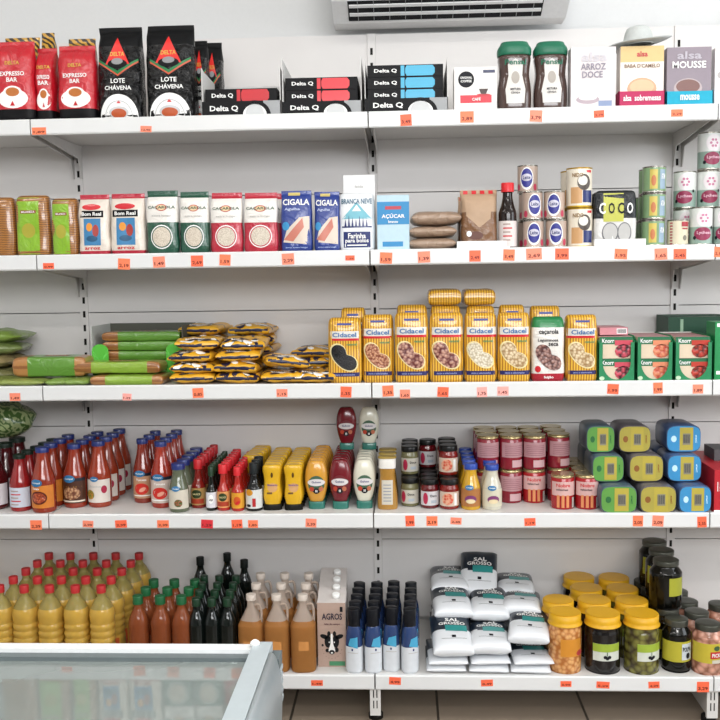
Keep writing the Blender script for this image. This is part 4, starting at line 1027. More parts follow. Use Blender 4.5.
# ================================================================ SAUCE SHELF
def X4(px, y, z): return XA(px, z, y)
def col(i, proto_fn, x0, x1, yb, yt, n, dy, desc, anchor, grp, rnd=True, jit=.0015, lean=0, scale=.97, **k):
    """a column of identical goods running back from the one seen in front"""
    x, yf, w, h = SG(i, x0, x1, yb, yt, rnd); w *= scale
    p = copies(proto_fn(w, h, **k)); y0 = yf+w/2; room = -.004-w/2*1.0
    for j in range(n):
        y = y0+j*(dy or w*1.02)
        if y > room: break
    tot = j if y > room else n
    for j in range(tot):
        y = y0+j*(dy or w*1.02)
        put(p(), (x+random.uniform(-jit, jit)+lean*j, y, ZS(i)), (desc+', '+ordn(j, tot)+' '+anchor) if tot > 1 else desc+' '+anchor, grp, random.uniform(-.12, .12))
    return x, y0, w, h
BLUE = M('#1d2d70', .35, coat=.3); DBLUE = M('#141b3a', .4, coat=.3); GRN = M('#14532f', .35, coat=.3)
def emb(m, f, w, z, c='#2a6fa0'): m.ell(f, -w*.08, z, w*.26, w*.16, M(c, .4), 4); m.text(f, 'Compal', -w*.08, z, w*.09, W_, w*.36, 5)
def dr_orange(m, f, w, h):
    emb(m, f, w, h*.47); m.ell(f, 0, h*.24, w*.36, h*.105, M('#5a1d14', .4), 2); m.ell(f, 0, h*.24, w*.3, h*.08, MV('#c9623a', '#7d2a1a', 160), 3); m.text(f, 'Tomate', -w*.1, h*.385, h*.035, WT, w*.3)
def dr_mush(m, f, w, h):
    emb(m, f, w, h*.47); m.ell(f, 0, h*.24, w*.4, h*.1, MV('#c79a72', '#6b3a26', 120), 2); m.rect(f, -w*.45, h*.335, w*.45, h*.35, M('#a9792f', .4), 1); m.rect(f, -w*.6, h*.1, w*.6, h*.125, M('#e2d5c4', .4), 2, 14, 1)
def dr_white(m, f, w, h):
    emb(m, f, w*.7, h*.44); m.ell(f, -w*.28, h*.2, w*.22, h*.075, MV('#c9822f', '#5a7a2a', 160), 2); m.ell(f, w*.36, h*.28, w*.13, h*.06, M('#a32340', .4), 2); m.text(f, 'Bolonhesa', .0, h*.33, h*.035, GREYC, w*.5)
def dr_tom(m, f, w, h):
    emb(m, f, w, h*.47); m.ell(f, 0, h*.23, w*.36, h*.09, M('#c92a22', .35), 2); m.ell(f, w*.05, h*.22, w*.18, h*.03, M('#e6a08a', .4), 3, rot=.5); m.rect(f, -w*.5, h*.115, w*.5, h*.13, W_, 2, 12, 1)
    m.text(f, 'Tomate', 0, h*.375, h*.035, W_, w*.5)
PR = [(0, .9), (.02, .98), (.1, 1), (.42, 1), (.52, .96), (.64, .78), (.76, .6), (.86, .5), (.93, .49)]
def passata(w, h, body='#8a2f1c', labc='#cf7b2e', draw=dr_orange, cap=None, zl=(.08, .43), a=1.35):
    t = thing('sauce_bottle', 'sauce bottle')
    L = bottle(t, w, h, PR, M(body, .12, coat=1, var=.35, bs=28), seg=26)
    lid(t, w*.28, h*.925, h, cap or BLUE)
    mb = lab(L, zl[0]*h, zl[1]*h, -a, a, M(labc, .4))
    m2 = M('#17202e', .4)
    if draw in (dr_mush, dr_tom): lab(L, zl[1]*h, (zl[1]+.05)*h, -a, a, m2, mb)
    draw(mb, L.map, w, h); mb.build('paper_label', t); return t
SB = 'sauce bottles with blue caps'
col(3, passata, -22, 8, 511, 448, 5, .0, 'dark red bottle', 'in the column at the left picture edge', 'dark capped bottles at the left', body='#4a1014', labc='#d8d2d6', draw=dr_lines, cap=M('#16241c', .4))
col(3, passata, 9.5, 31, 512, 454, 6, .0, 'red bottle with white label and dark cap', 'in its column', 'dark capped bottles at the left', body='#8e1c1e', labc='#c9cfdc', draw=dr_lines, cap=M('#16241c', .4))
col(3, passata, 31.5, 55.5, 513.5, 447, 6, .0, 'tomato sauce bottle with orange label', 'in its column', SB)
col(3, passata, 63.5, 87, 508.5, 443.5, 6, 0, 'sauce bottle with mushroom picture label', 'in its column', SB, labc='#4a2a1c', draw=dr_mush)
col(3, passata, 87.5, 111, 508, 440.5, 6, 0, 'sauce bottle with white label', 'in its column', SB, labc='#d8cfc6', draw=dr_white, body='#90351f')
x, y0, w, h = SG(3, 121, 142, 493, 432, True)
col(3, passata, 133.5, 154, 503.5, 438.5, 4, .075, 'tomato sauce bottle with pale brown label', 'in its column', SB, labc='#b98d6d', draw=dr_tom, body='#842e20')
col(3, passata, 150.5, 172.5, 508.5, 441, 5, .0, 'tomato sauce bottle with tomato on black banded label', 'in its column', SB, labc='#c9b7ac', draw=dr_tom, body='#962f20')
def pesto(w, h, body='#5d6450', labc='#cfc8b8', cap=None, draw=None):
    t = thing('sauce_bottle', 'sauce bottle'); L = bottle(t, w, h, [(0, .9), (.03, .98), (.15, 1), (.42, 1), (.55, .9), (.7, .68), (.8, .6), (.89, .6)], M(body, .14, coat=1, var=.15), seg=24)
    lid(t, w*.34, h*.88, h, cap or BLUE)
    mb = lab(L, h*.08, h*.47, -1.3, 1.3, M(labc, .4)); emb(mb, L.map, w*.8, h*.5); (draw or (lambda m, f, w, h: m.ell(f, w*.05, h*.2, w*.2, h*.08, MV('#9c5236', '#4f5a2a', 200), 2)))(mb, L.map, w, h)
    mb.build('paper_label', t); return t
col(3, pesto, 169, 189.5, 513, 463, 7, .0, 'small green pesto bottle', 'in its column', 'small pesto bottles')
# hot sauces
def hot(w, h, body, cap, labc, prof=None, draw=None, zl=(.07, .42), capz=.8, capr=.28, kind='hot_sauce_bottle'):
    return sauce_bottle(w, h, M(body, .14, coat=1, var=.1), cap, M(labc, .4), zl, prof or [(0, .92), (.02, 1), (.38, 1), (.47, .9), (.56, .62), (.66, .5), (.8, .4)], capz, capr, draw, kind=kind)
def dr_hot(m, f, w, h): m.ell(f, 0, h*.3, w*.34, h*.09, M('#2c3a1c', .4), 2); m.text(f, 'SAUCE', 0, h*.3, h*.04, M('#dccf98', .4), w*.5); m.rect(f, -w*.5, h*.1, w*.5, h*.2, M('#a63a22', .4), 2, 12, 1)
def dr_hot2(m, f, w, h): m.ell(f, 0, h*.24, w*.28, h*.1, M('#c9541f', .4), 2); m.ell(f, w*.05, h*.2, w*.2, h*.03, RED, 3, rot=.5)
def dr_k(m, f, w, h): m.ell(f, 0, h*.27, w*.24, h*.1, W_, 3); m.text(f, 'AJI', 0, h*.25, h*.05, INK, w*.3, 5)
REDC = M('#b81f26', .4)
col(3, hot, 191, 206.5, 508.5, 459, 8, .0, 'red hot sauce bottle with cream label', 'in its column beside the pesto', 'red capped sauce bottles', body='#7d1a14', cap=REDC, labc='#b08a52', draw=dr_hot)
col(3, hot, 205.5, 216.5, 511, 466, 8, .0, 'thin dark sauce bottle with white neck band', 'in its column', 'thin dark sauce bottles', body='#10140f', cap=M('#16351f', .4), labc='#d6d6dc', draw=dr_k, capz=.78)
col(3, hot, 217, 230, 511, 464, 7, .0, 'red hot sauce bottle with orange and white label', 'in its column', 'red capped sauce bottles', body='#a8241a', cap=M('#cf242c', .4), labc='#d99a5e', draw=dr_hot, capz=.8, capr=.36)
col(3, hot, 231.5, 244.5, 511.5, 466.5, 7, .0, 'red hot sauce bottle with yellow label', 'in its column', 'red capped sauce bottles', body='#a82016', cap=M('#cf242c', .4), labc='#d99a2c', draw=dr_hot2, capz=.8, capr=.3)
def dr_soy(m, f, w, h): m.ell(f, -w*.2, h*.4, w*.24, h*.07, M('#cf8f26', .4), 2); m.rect(f, w*.0, h*.1, w*.2, h*.28, M('#b0282c', .4), 2); m.ell(f, -w*.25, h*.12, w*.16, h*.03, INK, 2)
col(3, hot, 245.5, 262.5, 511.5, 463, 3, .0, 'dark soy bottle with white label', 'beside the yellow squeeze bottles', 'dark soy bottles', body='#0e0f10', cap=M('#1f2426', .4), labc='#d3d6d4', draw=dr_soy, capz=.78, prof=[(0, .92), (.02, 1), (.42, 1), (.5, .94), (.58, .7), (.66, .56), (.78, .5)], zl=(.06, .46))
# squeeze bottles standing on their caps
def squeeze(w, h, body='#d8a920', base='#14130f', clear=False, draw=None, a=None):
    t = thing('squeeze_bottle', 'squeeze bottle'); d = w*.62
    if not clear:
        lid(t, w*.47, 0, h*.13, M(base, .35), d=d*.95, p=3, name='base_cap', label='black cap the bottle stands on')
        L = bottle(t, w, h, [(.13, .78), (.16, .8), (.28, .93), (.4, .9), (.55, .82), (.72, .84), (.86, .95), (.93, .95), (.98, .86), (1, .7)], M(body, .3, coat=.5), d=d, p=2.6, rnd=False)
        mb = MB(); f = L.map; mb.ell(f, 0, h*.5, w*.25, h*.1, M('#c99a66', .4), 1); mb.text(f, 'Mostarda', 0, h*.56, h*.045, M('#7a5a8a', .4), w*.5, 2); mb.ell(f, -w*.02, h*.78, w*.06, h*.06, M('#5a3a12', .4), 1); mb.rect(f, -w*.28, h*.36, -w*.02, h*.4, M('#6a4a2a', .4), 1); mb.build('printed_label', t)
    else:
        lid(t, w*.36, 0, h*.15, M('#2f6f63', .2, coat=.6), d=d*.9, p=3, name='base_cap', label='teal green cap the bottle stands on')
        L = bottle(t, w, h, [(.15, .56), (.2, .66), (.35, .86), (.52, .98), (.66, 1), (.8, .93), (.92, .76), (.98, .6), (1, .4)], M(body, .2, coat=.8), d=d, p=2.4, rnd=False)
        mb = MB(); f = L.map; mb.ell(f, 0, h*.52, w*.36, h*.18, M('#6a1c26' if body == '#6e1520' else '#41604a', .4), 1); mb.ell(f, 0, h*.56, w*.38, h*.075, M('#d8d3d3', .4), 2); mb.text(f, 'Guloso', 0, h*.57, h*.045, NAVY, w*.4, 3)
        mb.ell(f, 0, h*.38, w*.14, h*.06, INK, 3); mb.text(f, 'II', 0, h*.38, h*.05, W_, w*.08, 4); mb.ell(f, -w*.2, h*.42, w*.1, h*.05, M('#b8432e', .4), 3); mb.ell(f, w*.2, h*.42, w*.1, h*.05, M('#b86a4e', .4), 3); mb.build('printed_label', t)
    return t
YG = 'yellow squeeze bottles with black caps'
for a_ in ((262, 282.5, 'left'), (283.5, 303.5, 'right')): col(3, squeeze, a_[0], a_[1], 511.5, 464, 9, .0395, 'yellow mustard squeeze bottle', 'in the %s black-capped column' % a_[2], YG)
xx, yy_, ww, hh = SG(3, 262, 282.5, 511.5, 464)
p = copies(squeeze(ww*.97, hh))
for j in range(5):
    put(p(), (X4(251, yy_+.16, .68)+.003*j, yy_+.19+.0395*j, ZS(3)), 'yellow mustard squeeze bottle, %s in the column behind the soy bottles' % ordn(j, 5), YG)
col(3, squeeze, 304.5, 328, 510.5, 460, 8, .042, 'amber mustard squeeze bottle with green cap', 'in its column', 'oval squeeze bottles on green caps', clear=True, body='#cf9536')
kx = col(3, squeeze, 328.5, 351.5, 510.5, 459, 8, .042, 'dark red ketchup squeeze bottle', 'in its column', 'oval squeeze bottles on green caps', clear=True, body='#6e1520')
mx_ = col(3, squeeze, 352.5, 375.5, 510, 459, 8, .042, 'white mayonnaise squeeze bottle', 'in its column', 'oval squeeze bottles on green caps', clear=True, body='#d6d3c2')
for (x_, y_, w_2, h_2), c, cap_px, lb in ((kx, '#6e1520', 346.5, 'dark red ketchup squeeze bottle standing on top of the others'), (mx_, '#d6d3c2', 369, 'white mayonnaise squeeze bottle standing on top of the others')):
    yy2 = y_+.17; hgt = .139; o = squeeze(w_2*.95, hgt, clear=True, body=c); put(o, (XA(cap_px, .85, yy2), yy2, ZS(3)+h_2+.0005), lb, 'oval squeeze bottles on green caps')
# honey
def honey(w, h):
    t = thing('honey_bottle', 'honey bottle'); d = w*.8
    L = bottle(t, w, h, [(0, .95), (.03, 1), (.12, 1), (.3, .93), (.5, .8), (.62, .72), (.72, .76), (.78, .74)], M('#a77a33', .15, coat=1, var=.12), d=d, p=2.6, rnd=False)
    lid(t, w*.42, h*.78, h*.97, M('#e0ddd6', .4), d=w*.66, p=3); lid(t, w*.45, h*.97, h, M('#9a8138', .4), d=w*.7, p=3, name='cap_top')
    mb = MB(); f = L.map; mb.rect(f, -w*.28, h*.1, w*.26, h*.56, M('#c9c2b4', .4), 1)
    for k in range(6): mb.rect(f, -w*.2, h*(.16+.06*k), w*.18, h*(.18+.06*k), M('#8a8f98', .4), 2, 4, 1)
    mb.build('paper_label', t); return t
x, yf, w, h = SG(3, 377, 398, 510.5, 456); hp = copies(honey(w*.97, h))
for j in range(3): put(hp(), (x, yf+w*.5+j*w*.95, ZS(3)), 'tall golden honey bottle with white cap, %s in its column' % ordn(j, 3), 'honey bottles')
# jars with black lids
def jar(w, h, body, lidm, labc, draw=None, lz=.82, zl=(.12, .6), lidname='jar_lid', kind='jam_jar', cat='jar', a=1.3, lr=.47, prof=None, bodyn='glass_jar'):
    t = thing(kind, cat); L = bottle(t, w, h, prof or [(0, .88), (.03, .98), (.1, 1), (.62, 1), (.72, .95), (.78, .88), (lz+.02, .86)], body if not isinstance(body, str) else M(body, .14, coat=1, var=.15), seg=26, name=bodyn)
    lid(t, w*lr, h*lz, h, lidm, name=lidname, bev=.002)
    if labc:
        mb = lab(L, h*zl[0], h*zl[1], -a, a, M(labc, .4))
        if draw: draw(mb, L.map, w, h)
        mb.build('paper_label', t)
    return t
BL = M('#121212', .35, coat=.4)
def dr_jam(m, f, w, h): m.ell(f, -w*.1, h*.36, w*.3, h*.2, MV('#c94a2f', '#e0a98c', 120), 2); m.rect(f, w*.25, h*.15, w*.4, h*.55, W_, 2)
def dr_jam2(m, f, w, h): m.ell(f, -w*.32, h*.36, w*.14, h*.2, M('#b02a4a', .4), 2); m.text(f, 'Doce', w*.12, h*.45, h*.08, INK, w*.35); m.rect(f, -w*.02, h*.2, w*.3, h*.3, M('#a6afb9', .4), 2)
def stackcol(i, fn, x0, x1, yb, yt, n, dy, levels, desc, anchor, grp, **k):
    x, yf, w, h = SG(i, x0, x1, yb, yt); w *= .98; p = copies(fn(w, h, **k))
    for j in range(n):
        y = yf+w/2+j*(dy or w*1.02)
        if y+w/2 > -.003: continue
        L_ = levels[j] if isinstance(levels, (list, tuple)) else levels
        for q in range(L_):
            put(p(), (x+random.uniform(-.001, .001), y, ZS(i)+q*h), '%s, %s of %s stack, %s' % (desc, (['lower', 'upper'] if L_ == 2 else ['bottom', 'middle', 'top'] if L_ == 3 else ['single'])[q], ordn(j, n) or 'its', anchor), grp, random.uniform(-.2, .2))
    return x, yf+w/2, w, h
stackcol(3, jar, 401, 419.5, 507, 477, 4, 0, [1, 2, 2, 2], 'pale green jar with black lid', 'beside the honey', 'black-lidded jars', body='#6d6a4a', lidm=BL, labc='#bdb9ad', draw=dr_jam2)
stackcol(3, jar, 420, 439, 509, 478, 4, 0, [1, 1, 1, 2], 'red jam jar with black lid', 'with white label', 'black-lidded jars', body='#5e1016', lidm=BL, labc='#c9c6c8', draw=dr_jam2)
stackcol(3, jar, 439.5, 459.5, 510, 478, 4, 0, [1, 2, 2, 2], 'red jam jar with black lid', 'with fruit label', 'black-lidded jars', body='#7a1612', lidm=BL, labc='#cdb9a8', draw=dr_jam)
dre = lambda m, f, w, h: (m.ell(f, 0, h*.24, w*.3, h*.09, M('#7d3a6e', .4), 2), m.ell(f, 0, h*.2, w*.24, h*.05, M('#e0cfa8', .4), 3))
col(3, pesto, 460.5, 481, 510.5, 463, 6, 0, 'yellow sauce bottle with blue cap', 'beside the jam jars', 'yellow and white sauce bottles', body='#c99a26', labc='#a86e3c', draw=dre, cap=M('#2546a0', .35, coat=.3))
col(3, pesto, 481.5, 502, 510.5, 464, 2, 0, 'white sauce bottle with blue cap', 'beside the sausage jars', 'yellow and white sauce bottles', body='#c9c5b4', labc='#cfcab4', draw=dre, cap=M('#2546a0', .35, coat=.3))
# sausage jars
PKL = M('#c98d96', .3, coat=.4); GL_ = M('#cbb98c', .22, metal=.8)
def dr_back(m, f, w, h):
    m.rect(f, -w*.6, h*.36, w*.6, h*.8, M('#b98d92', .35), 2, 14, 2)
    for k in range(6): m.rect(f, -w*.42, h*(.42+.055*k), w*.42, h*(.435+.055*k), M('#94606c', .4), 3, 10, 1)
    m.rect(f, -w*.1, h*.07, w*.44, h*.28, M('#c9a4a8', .4), 2, 6, 2)
def dr_front(m, f, w, h):
    m.rect(f, -w*.6, h*.4, w*.6, h*.8, M('#d4aca8', .35), 2, 14, 2); m.text(f, 'Nobre', -w*.05, h*.7, h*.1, RED, w*.6, 3); m.text(f, 'salsichas', -w*.1, h*.58, h*.06, INK, w*.5, 3)
    for k in range(3): m.rect(f, w*(-.32+.2*k), h*.06, w*(-.2+.2*k), h*.42, M('#d98a5a', .4), 3, 2, 2)
    m.rect(f, w*.36, h*.05, w*.5, h*.35, GREYC, 3, 3, 2)
def sausage(w, h, front=False):
    t = thing('sausage_tin', 'tin'); R = M('#a31c22' if front else '#8a2030', .25, coat=.6)
    L = Loft([(0, w*.95, w*.95), (.003, w, w), (h*.88, w, w), (h*.9, w*.96, w*.96)], True); MB().loft(L, R, 28).build('can', t)
    L2 = Loft([(h*.9, w*.96, w*.96), (h*.905, w*1.01, w*1.01), (h*.985, w*1.01, w*1.01), (h*.99, w*.97, w*.97), (h*.975, w*.93, w*.93), (h*.976, w*.2, w*.2)], True); m = MB(); m.loft(L2, GL_, 28); m.build('jar_lid', t, 'ribbed gold lid')
    mb = MB(); (dr_front if front else dr_back)(mb, Loft([(0, w, w), (h, w, w)], True).map, w, h); mb.build('paper_label', t); return t
x0_, yf_, w_, h_ = SG(3, 500.5, 523.5, 503.5, 467.5); w_ *= .975; pb = copies(sausage(w_, h_)); pf = copies(sausage(w_, h_, True))
SGp = 'red and pink sausage tins'
xs = [X4(476.5+11, yf_+w_/2, .75), X4(501+12.5, yf_+w_/2, .75), X4(537.5, yf_+w_/2, .75), X4(562, yf_+w_/2+.03, .75)]
rn = ['front', 'second', 'third', 'rear']; cn4 = ['leftmost', 'second', 'third', 'rightmost']
for c in range(4):
    for r in range(4):
        y = yf_+w_/2+r*w_*1.03+(.02 if c == 3 else 0)
        if y+w_/2 > -.002: continue
        for q in range(2):
            o = pf() if (c == 2 and r == 0 and q == 0) else pb(); X_ = X4(487.5, yf_+w_/2, .75)+c*w_*1.04+(.004 if c == 3 else 0)
            put(o, (X_+random.uniform(-.0012, .0012), y, ZS(3)+q*h_), 'pink labelled sausage tin, %s %s of the %s column' % (rn[r], ['lower', 'upper'][q], cn4[c]), SGp, random.uniform(-.25, .25) if not (c == 2 and r == 0) else 0)
XL = X4(487.5, yf_+w_/2, .75)+3*w_*1.04
for c, (a0, a1) in enumerate(((549.5, 573.5), (574.5, 598.5))):
    x, yf, w, h = SG(3, a0, a1, 510, 474); 
    for r in range(1 if c == 0 else 4):
        y = yf+w*.5+r*w_*1.03
        put(pf(), (x+.002*r+(.003 if c == 0 else 0), y, ZS(3)), 'red sausage tin with sausages pictured, %s' % (('left of the two right foremost' if c == 0 else 'right of the two right foremost') if r == 0 else 'behind the right foremost one, ' + ['', 'second', 'third', 'rearmost'][r]), SGp)
# rounded oblong tins seen end on
def meat_tin(w, h, l, c, c2, side):
    t = thing('canned_meat', 'tin'); mb = MB(); r0 = Loft([(0, w*.96, h*.94, 4.4), (.003, w, h, 4.4), (l-.003, w, h, 4.4), (l, w*.97, h*.95, 4.4)])
    mb.loft(r0, M(side, .3, coat=.5, var=.2, bs=20), 40); mb.xf(Matrix.Translation((0, 0, h/2)) @ Matrix.Rotation(math.radians(90), 4, 'X')); mb.xf(Matrix.Translation((0, l, 0))); mb.build('tin_body', t)
    m = MB(); f = lambda u, v, o=0: (u, -o-.0002, v)
    pts = []
    for k in range(32):
        a = 2*PI*k/32; si, co = math.sin(a), math.cos(a); r = 1/((abs(si)**4.4+abs(co)**4.4)**(1/4.4)); pts.append((w*.48*r*si, h/2+h*.465*r*co))
    m.blob(f, pts, M(c, .35, coat=.4), 1)
    m.rect(f, -w*.12, h*.08, w*.27, h*.92, M('#b5a544', .4), 2); m.rect(f, -w*.03, h*.28, w*.19, h*.7, M('#8a8670', .5), 3)
    for k in range(7): m.rect(f, w*(-.02+.03*k), h*.34, w*(-.01+.03*k+.006*(k % 2)), h*.66, M('#2a2f45', .4), 4, 1, 1)
    m.ell(f, -w*.29, h*.5, w*.08, h*.12, M(c2, .4), 2); m.text(f, 'R', w*.36, h*.5, h*.3, M(c2, .4), w*.05, 3)
    m.build('end_label', t); return t
def meats(specs, c, c2, side, cn):
    for x0, x1, yb, yt, n, pos in specs:
        ybase = yb
        xa = x0; z0 = ZS(3)
        lev = {'bottom': 0, 'middle': 1, 'top': 2}[pos]
        yfr = [-(D1-.008), -(D1-.055), -(D1-.085)][lev]
        Xa, Xb = XA(x0, .7, yfr), XA(x1, .7, yfr); w = (Xb-Xa)*.98; hh = MH
        o = meat_tin(w, hh*.985, .13, c, c2, side); z = z0+lev*hh
        k = 0; y = yfr
        while y+.13 < -.002 and k < (2 if lev < 2 else 1):
            oo = o if k == 0 else dup(o)
            put(oo, ((Xa+Xb)/2+.003*k, y, z), 'oblong tin with %s end label, %s of the pile, %s' % (cn, pos, ['facing the front', 'directly behind it', 'deeper behind', 'rearmost'][k]), 'oblong meat tins')
            y += .132; k += 1
        if pos == 'bottom': pass
MH = (ZA(484, .7, -(D1-.008))-ZS(3))*.945
meats([(600.5, 637.5, 513, 484, 3, 'bottom'), (592, 624, 483, 455, 3, 'middle'), (586, 614.5, 453, 427, 3, 'top')], '#5f9a48', '#2c6a3a', '#4a5c6a', 'green and yellow')
meats([(640, 677, 513, 484, 3, 'bottom'), (629, 663.5, 483, 455, 3, 'middle'), (618, 650.5, 453, 427, 3, 'top')], '#aa9e48', '#8a5a2c', '#5a565c', 'plain yellow')
meats([(679, 712, 513, 484, 3, 'bottom'), (667, 701.5, 483, 455, 3, 'middle'), (665.5, 700.5, 453, 427, 3, 'top')], '#3c8fc4', '#bfe3f2', '#41557a', 'blue and yellow')
def dr_redbox(m, f, w, h):
    for k in range(5): m.rect(f, -w*.42+w*.07*k, h*.5, -w*.4+w*.07*k, h*.72, W_, 1, 1, 1)
    m.rect(f, w*.0, h*.4, w*.46, h*.62, W_, 1); m.ell(f, w*.1, h*.2, w*.3, h*.16, W_, 1); m.ell(f, w*.1, h*.2, w*.24, h*.12, M('#4f9a5a', .4), 2); m.rect(f, -w/2, 0, w/2, h*.06, W_, 2)
cart(3, 714, 752, 470, .3, .012, M('#b8232f', .4), dr_redbox, 'red carton with white print at the right edge on sauce shelf', cat='carton', kind='food_box')
x, yf, w, h = S(3, 714, 745, 445, .15); t = thing('food_box', 'carton'); zz_ = S(3, 714, 752, 470)[3]; MB().box(-w/2, w/2, -.05, .05, 0, .035, M('#58585a', .5)).build('carton', t); put(t, (x, yf+.05, ZS(3)+zz_+.0005), 'dark grey flat carton lying on the red one at right')
# vegetable bag on the left bottles
t = thing('salad_bag', 'bag of greens'); m = MB(); n1, n2 = 26, 16; rx, ry, rz_ = .105, .09, .062
for j in range(n2+1):
    ph = -PI/2+PI*j/n2
    for k in range(n1):
        a = 2*PI*k/n1; q = 1+.16*noise.noise(Vector((math.cos(a)*2.2, math.sin(a)*2.2, ph*2))); m.v.append((rx*math.cos(ph)*math.cos(a)*q, ry*math.cos(ph)*math.sin(a)*q, rz_+rz_*math.sin(ph)*(q if ph > 0 else 1)))
for j in range(n2):
    for k in range(n1): m.face((j*n1+k, j*n1+(k+1) % n1, (j+1)*n1+(k+1) % n1, (j+1)*n1+k), MS('#3c5a26', '#93a070', 14, 'DIAGONAL', .3, .7, 14))
m.build('wrapped_greens', t)
put(t, (XA(2, .86, -.16), -.16, ZS(3)+.1995), 'round bag of green leaves lying on the bottles at left')

# ================================================================ BOTTOM SHELF
Z5 = ZS(4)
# sunflower oil bottles: clear plastic, golden oil, red cap
OIL = M('#e6bd58', .1, trans=.4, ior=1.2, coat=.5, var=.1)
OILC = M('#b8ab66', .1, trans=.5, ior=1.2, coat=.5, var=.1)
REDCAP = M('#b5272a', .4)
def oil(w, h, seed=0):
    t = thing('oil_bottle', 'oil bottle')
    base = [(0, .86), (.02, .96), (.06, .99)]
    for k in range(6): z = .1+.085*k; base += [(z, 1.0), (z+.035, .93), (z+.045, .93)] if k > 1 else [(z, 1.0), (z+.04, .99)]
    base += [(.64, 1), (.7, .97), (.76, .82), (.82, .6), (.865, .36), (.9, .32), (.93, .32)]
    L = bottle(t, w, h, base, OIL, seg=24, p=2.3, matfn=lambda z, th: OIL if z < h*.74 else OILC)
    lid(t, w*.19, h*.915, h, REDCAP, name='screw_cap')
    mb = lab(L, h*.08, h*.3, -1.0, 1.0, M('#c99a3c', .4)); f = L.map; mb.ell(f, 0, h*.19, w*.2, h*.06, M('#9fa59a', .4), 2); mb.rect(f, w*.2, h*.09, w*.44, h*.28, M('#c9562a', .4), 2, 4, 3)
    mb.build('paper_label', t); return t
def capto(px, py, z):     # plane hit for a cap top of known height
    return ground(px, py, z)
# front bottle size
gx, gy = ground(82, 673, Z5); gy = -D2+.012+.036
OW = XA(95, Z5+.1, gy)-XA(70.5, Z5+.1, gy); 
OH = .262
oilp = copies(oil(OW*.97, OH))
cols = {'rightmost oil column': [(101, 589), (109, 581), (114, 573), (122, 566), (130, 558)], 'second oil column from the right': [(83, 581), (89, 573), (98, 565), (105, 558)],
        'third oil column from the right': [(48+25, 589), (55+25, 582)]}
lat = [(101, 588, 5, 'rightmost'), (75, 588, 5, 'second rightmost'), (49.5, 588, 5, 'middle'), (24.5, 588, 5, 'second leftmost'), (0, 588, 5, 'leftmost')]
G5 = 'golden oil bottles with red caps'
Y0 = -D2+.012+OW/2
for px, py, n, nm in lat:
    X0 = XA(px, Z5+OH, Y0)
    for j in range(n):
        y = Y0+.083*j
        if y+OW/2 > -.002: continue
        put(oilp(), (X0+.006*j+random.uniform(-.002, .002), y, Z5), 'golden oil bottle with red cap, %s in the %s column' % (ordn(j, n), nm), G5, random.uniform(-.3, .3))
bigo = copies(oil(OW*.97, OH*1.13))
for px, yy, lb in ((-6, Y0+.0, 'taller oil bottle at the left edge, nearest the front'), (-4, -.14, 'taller oil bottle at the left edge, further back'), (-3, -.05, 'taller oil bottle at the left edge, against the panel')):
    put(bigo(), (XA(px-26, Z5+OH, yy), yy, Z5), lb, 'taller oil bottles')
# amber vinegar bottles, green caps
AMB = M('#96502e', .1, trans=.35, ior=1.2, coat=.6, var=.12); 
def vinegar(w, h, body=None, cap=None, labc='#a0664a'):
    t = thing('vinegar_bottle', 'vinegar bottle'); L = bottle(t, w, h, [(0, .88), (.03, .98), (.1, 1), (.58, 1), (.66, .96), (.74, .78), (.81, .52), (.86, .42), (.9, .42)], body or AMB, seg=22)
    lid(t, w*.25, h*.89, h, cap or M('#175c34', .35, coat=.3), name='screw_cap')
    mb = lab(L, h*.12, h*.38, -1.0, 1.0, M(labc, .4)); mb.rect(L.map, -w*.3, h*.13, w*.2, h*.17, M('#b7b04a', .4), 2, 6, 1); mb.build('paper_label', t); return t
def grid_from(i, proto, px0, dpx, py_ignored, rows, W, zz, desc, grp, names, dy, y0, shift=0, ordm=None):
    for c, nm in enumerate(names):
        X0 = XA(px0+dpx*c, zz, y0)
        for j in range(rows):
            y = y0+dy*j
            if y+W/2 > -.002: break
            put(proto(), (X0+shift*j+random.uniform(-.0015, .0015), y, Z5), '%s, %s in the %s column' % (desc, ordn(j, rows), nm), grp, random.uniform(-.3, .3))
VH = .232; VW = .063; vy = -D2+.012+.034
vp = copies(vinegar(VW, VH)); grid_from(4, vp, 138, 21.7, 0, 3, VW, Z5+VH, 'amber vinegar bottle with green cap', 'amber vinegar bottles', ('left', 'middle', 'right'), .075, vy, .004)
DKB = M('#0c1210', .1, coat=1); DG = M('#12331f', .3, coat=.3)
op = copies(vinegar(.052, .225, DKB, DG, '#1d2a20')); spots = [(196, .0), (211.5, .0), (227, .0), (199, .07), (214.5, .07), (230, .07), (202, .14), (217, .14), (233, .14), (204, .21), (219, .21), (236, .21)]
for k, (px, dy) in enumerate(spots):
    y = -D2+.045+dy; hn = ['front', 'second', 'third', 'fourth'][round(dy/.07)]
    put(op(), (XA(px, Z5+.225, y)-0*dy, y, Z5), 'dark green glass bottle in %s row, %s' % (hn, {0: 'leftmost', 1: 'middle', 2: 'rightmost'}[k % 3]), 'dark glass bottles')
tb = copies(vinegar(.053, .25, DKB, M('#101412', .35), '#14201a'))
for px, yy, lb in ((200, -.09, 'taller black bottle at the back, leftmost'), (227, -.045, 'tallest looking black bottle at the back, middle'), (244, -.12, 'taller black bottle at the back beside the jugs')):
    put(tb(), (XA(px, Z5+.25, yy)+.0, yy+(.0 if px != 200 else .0), Z5), lb, 'taller black bottles')
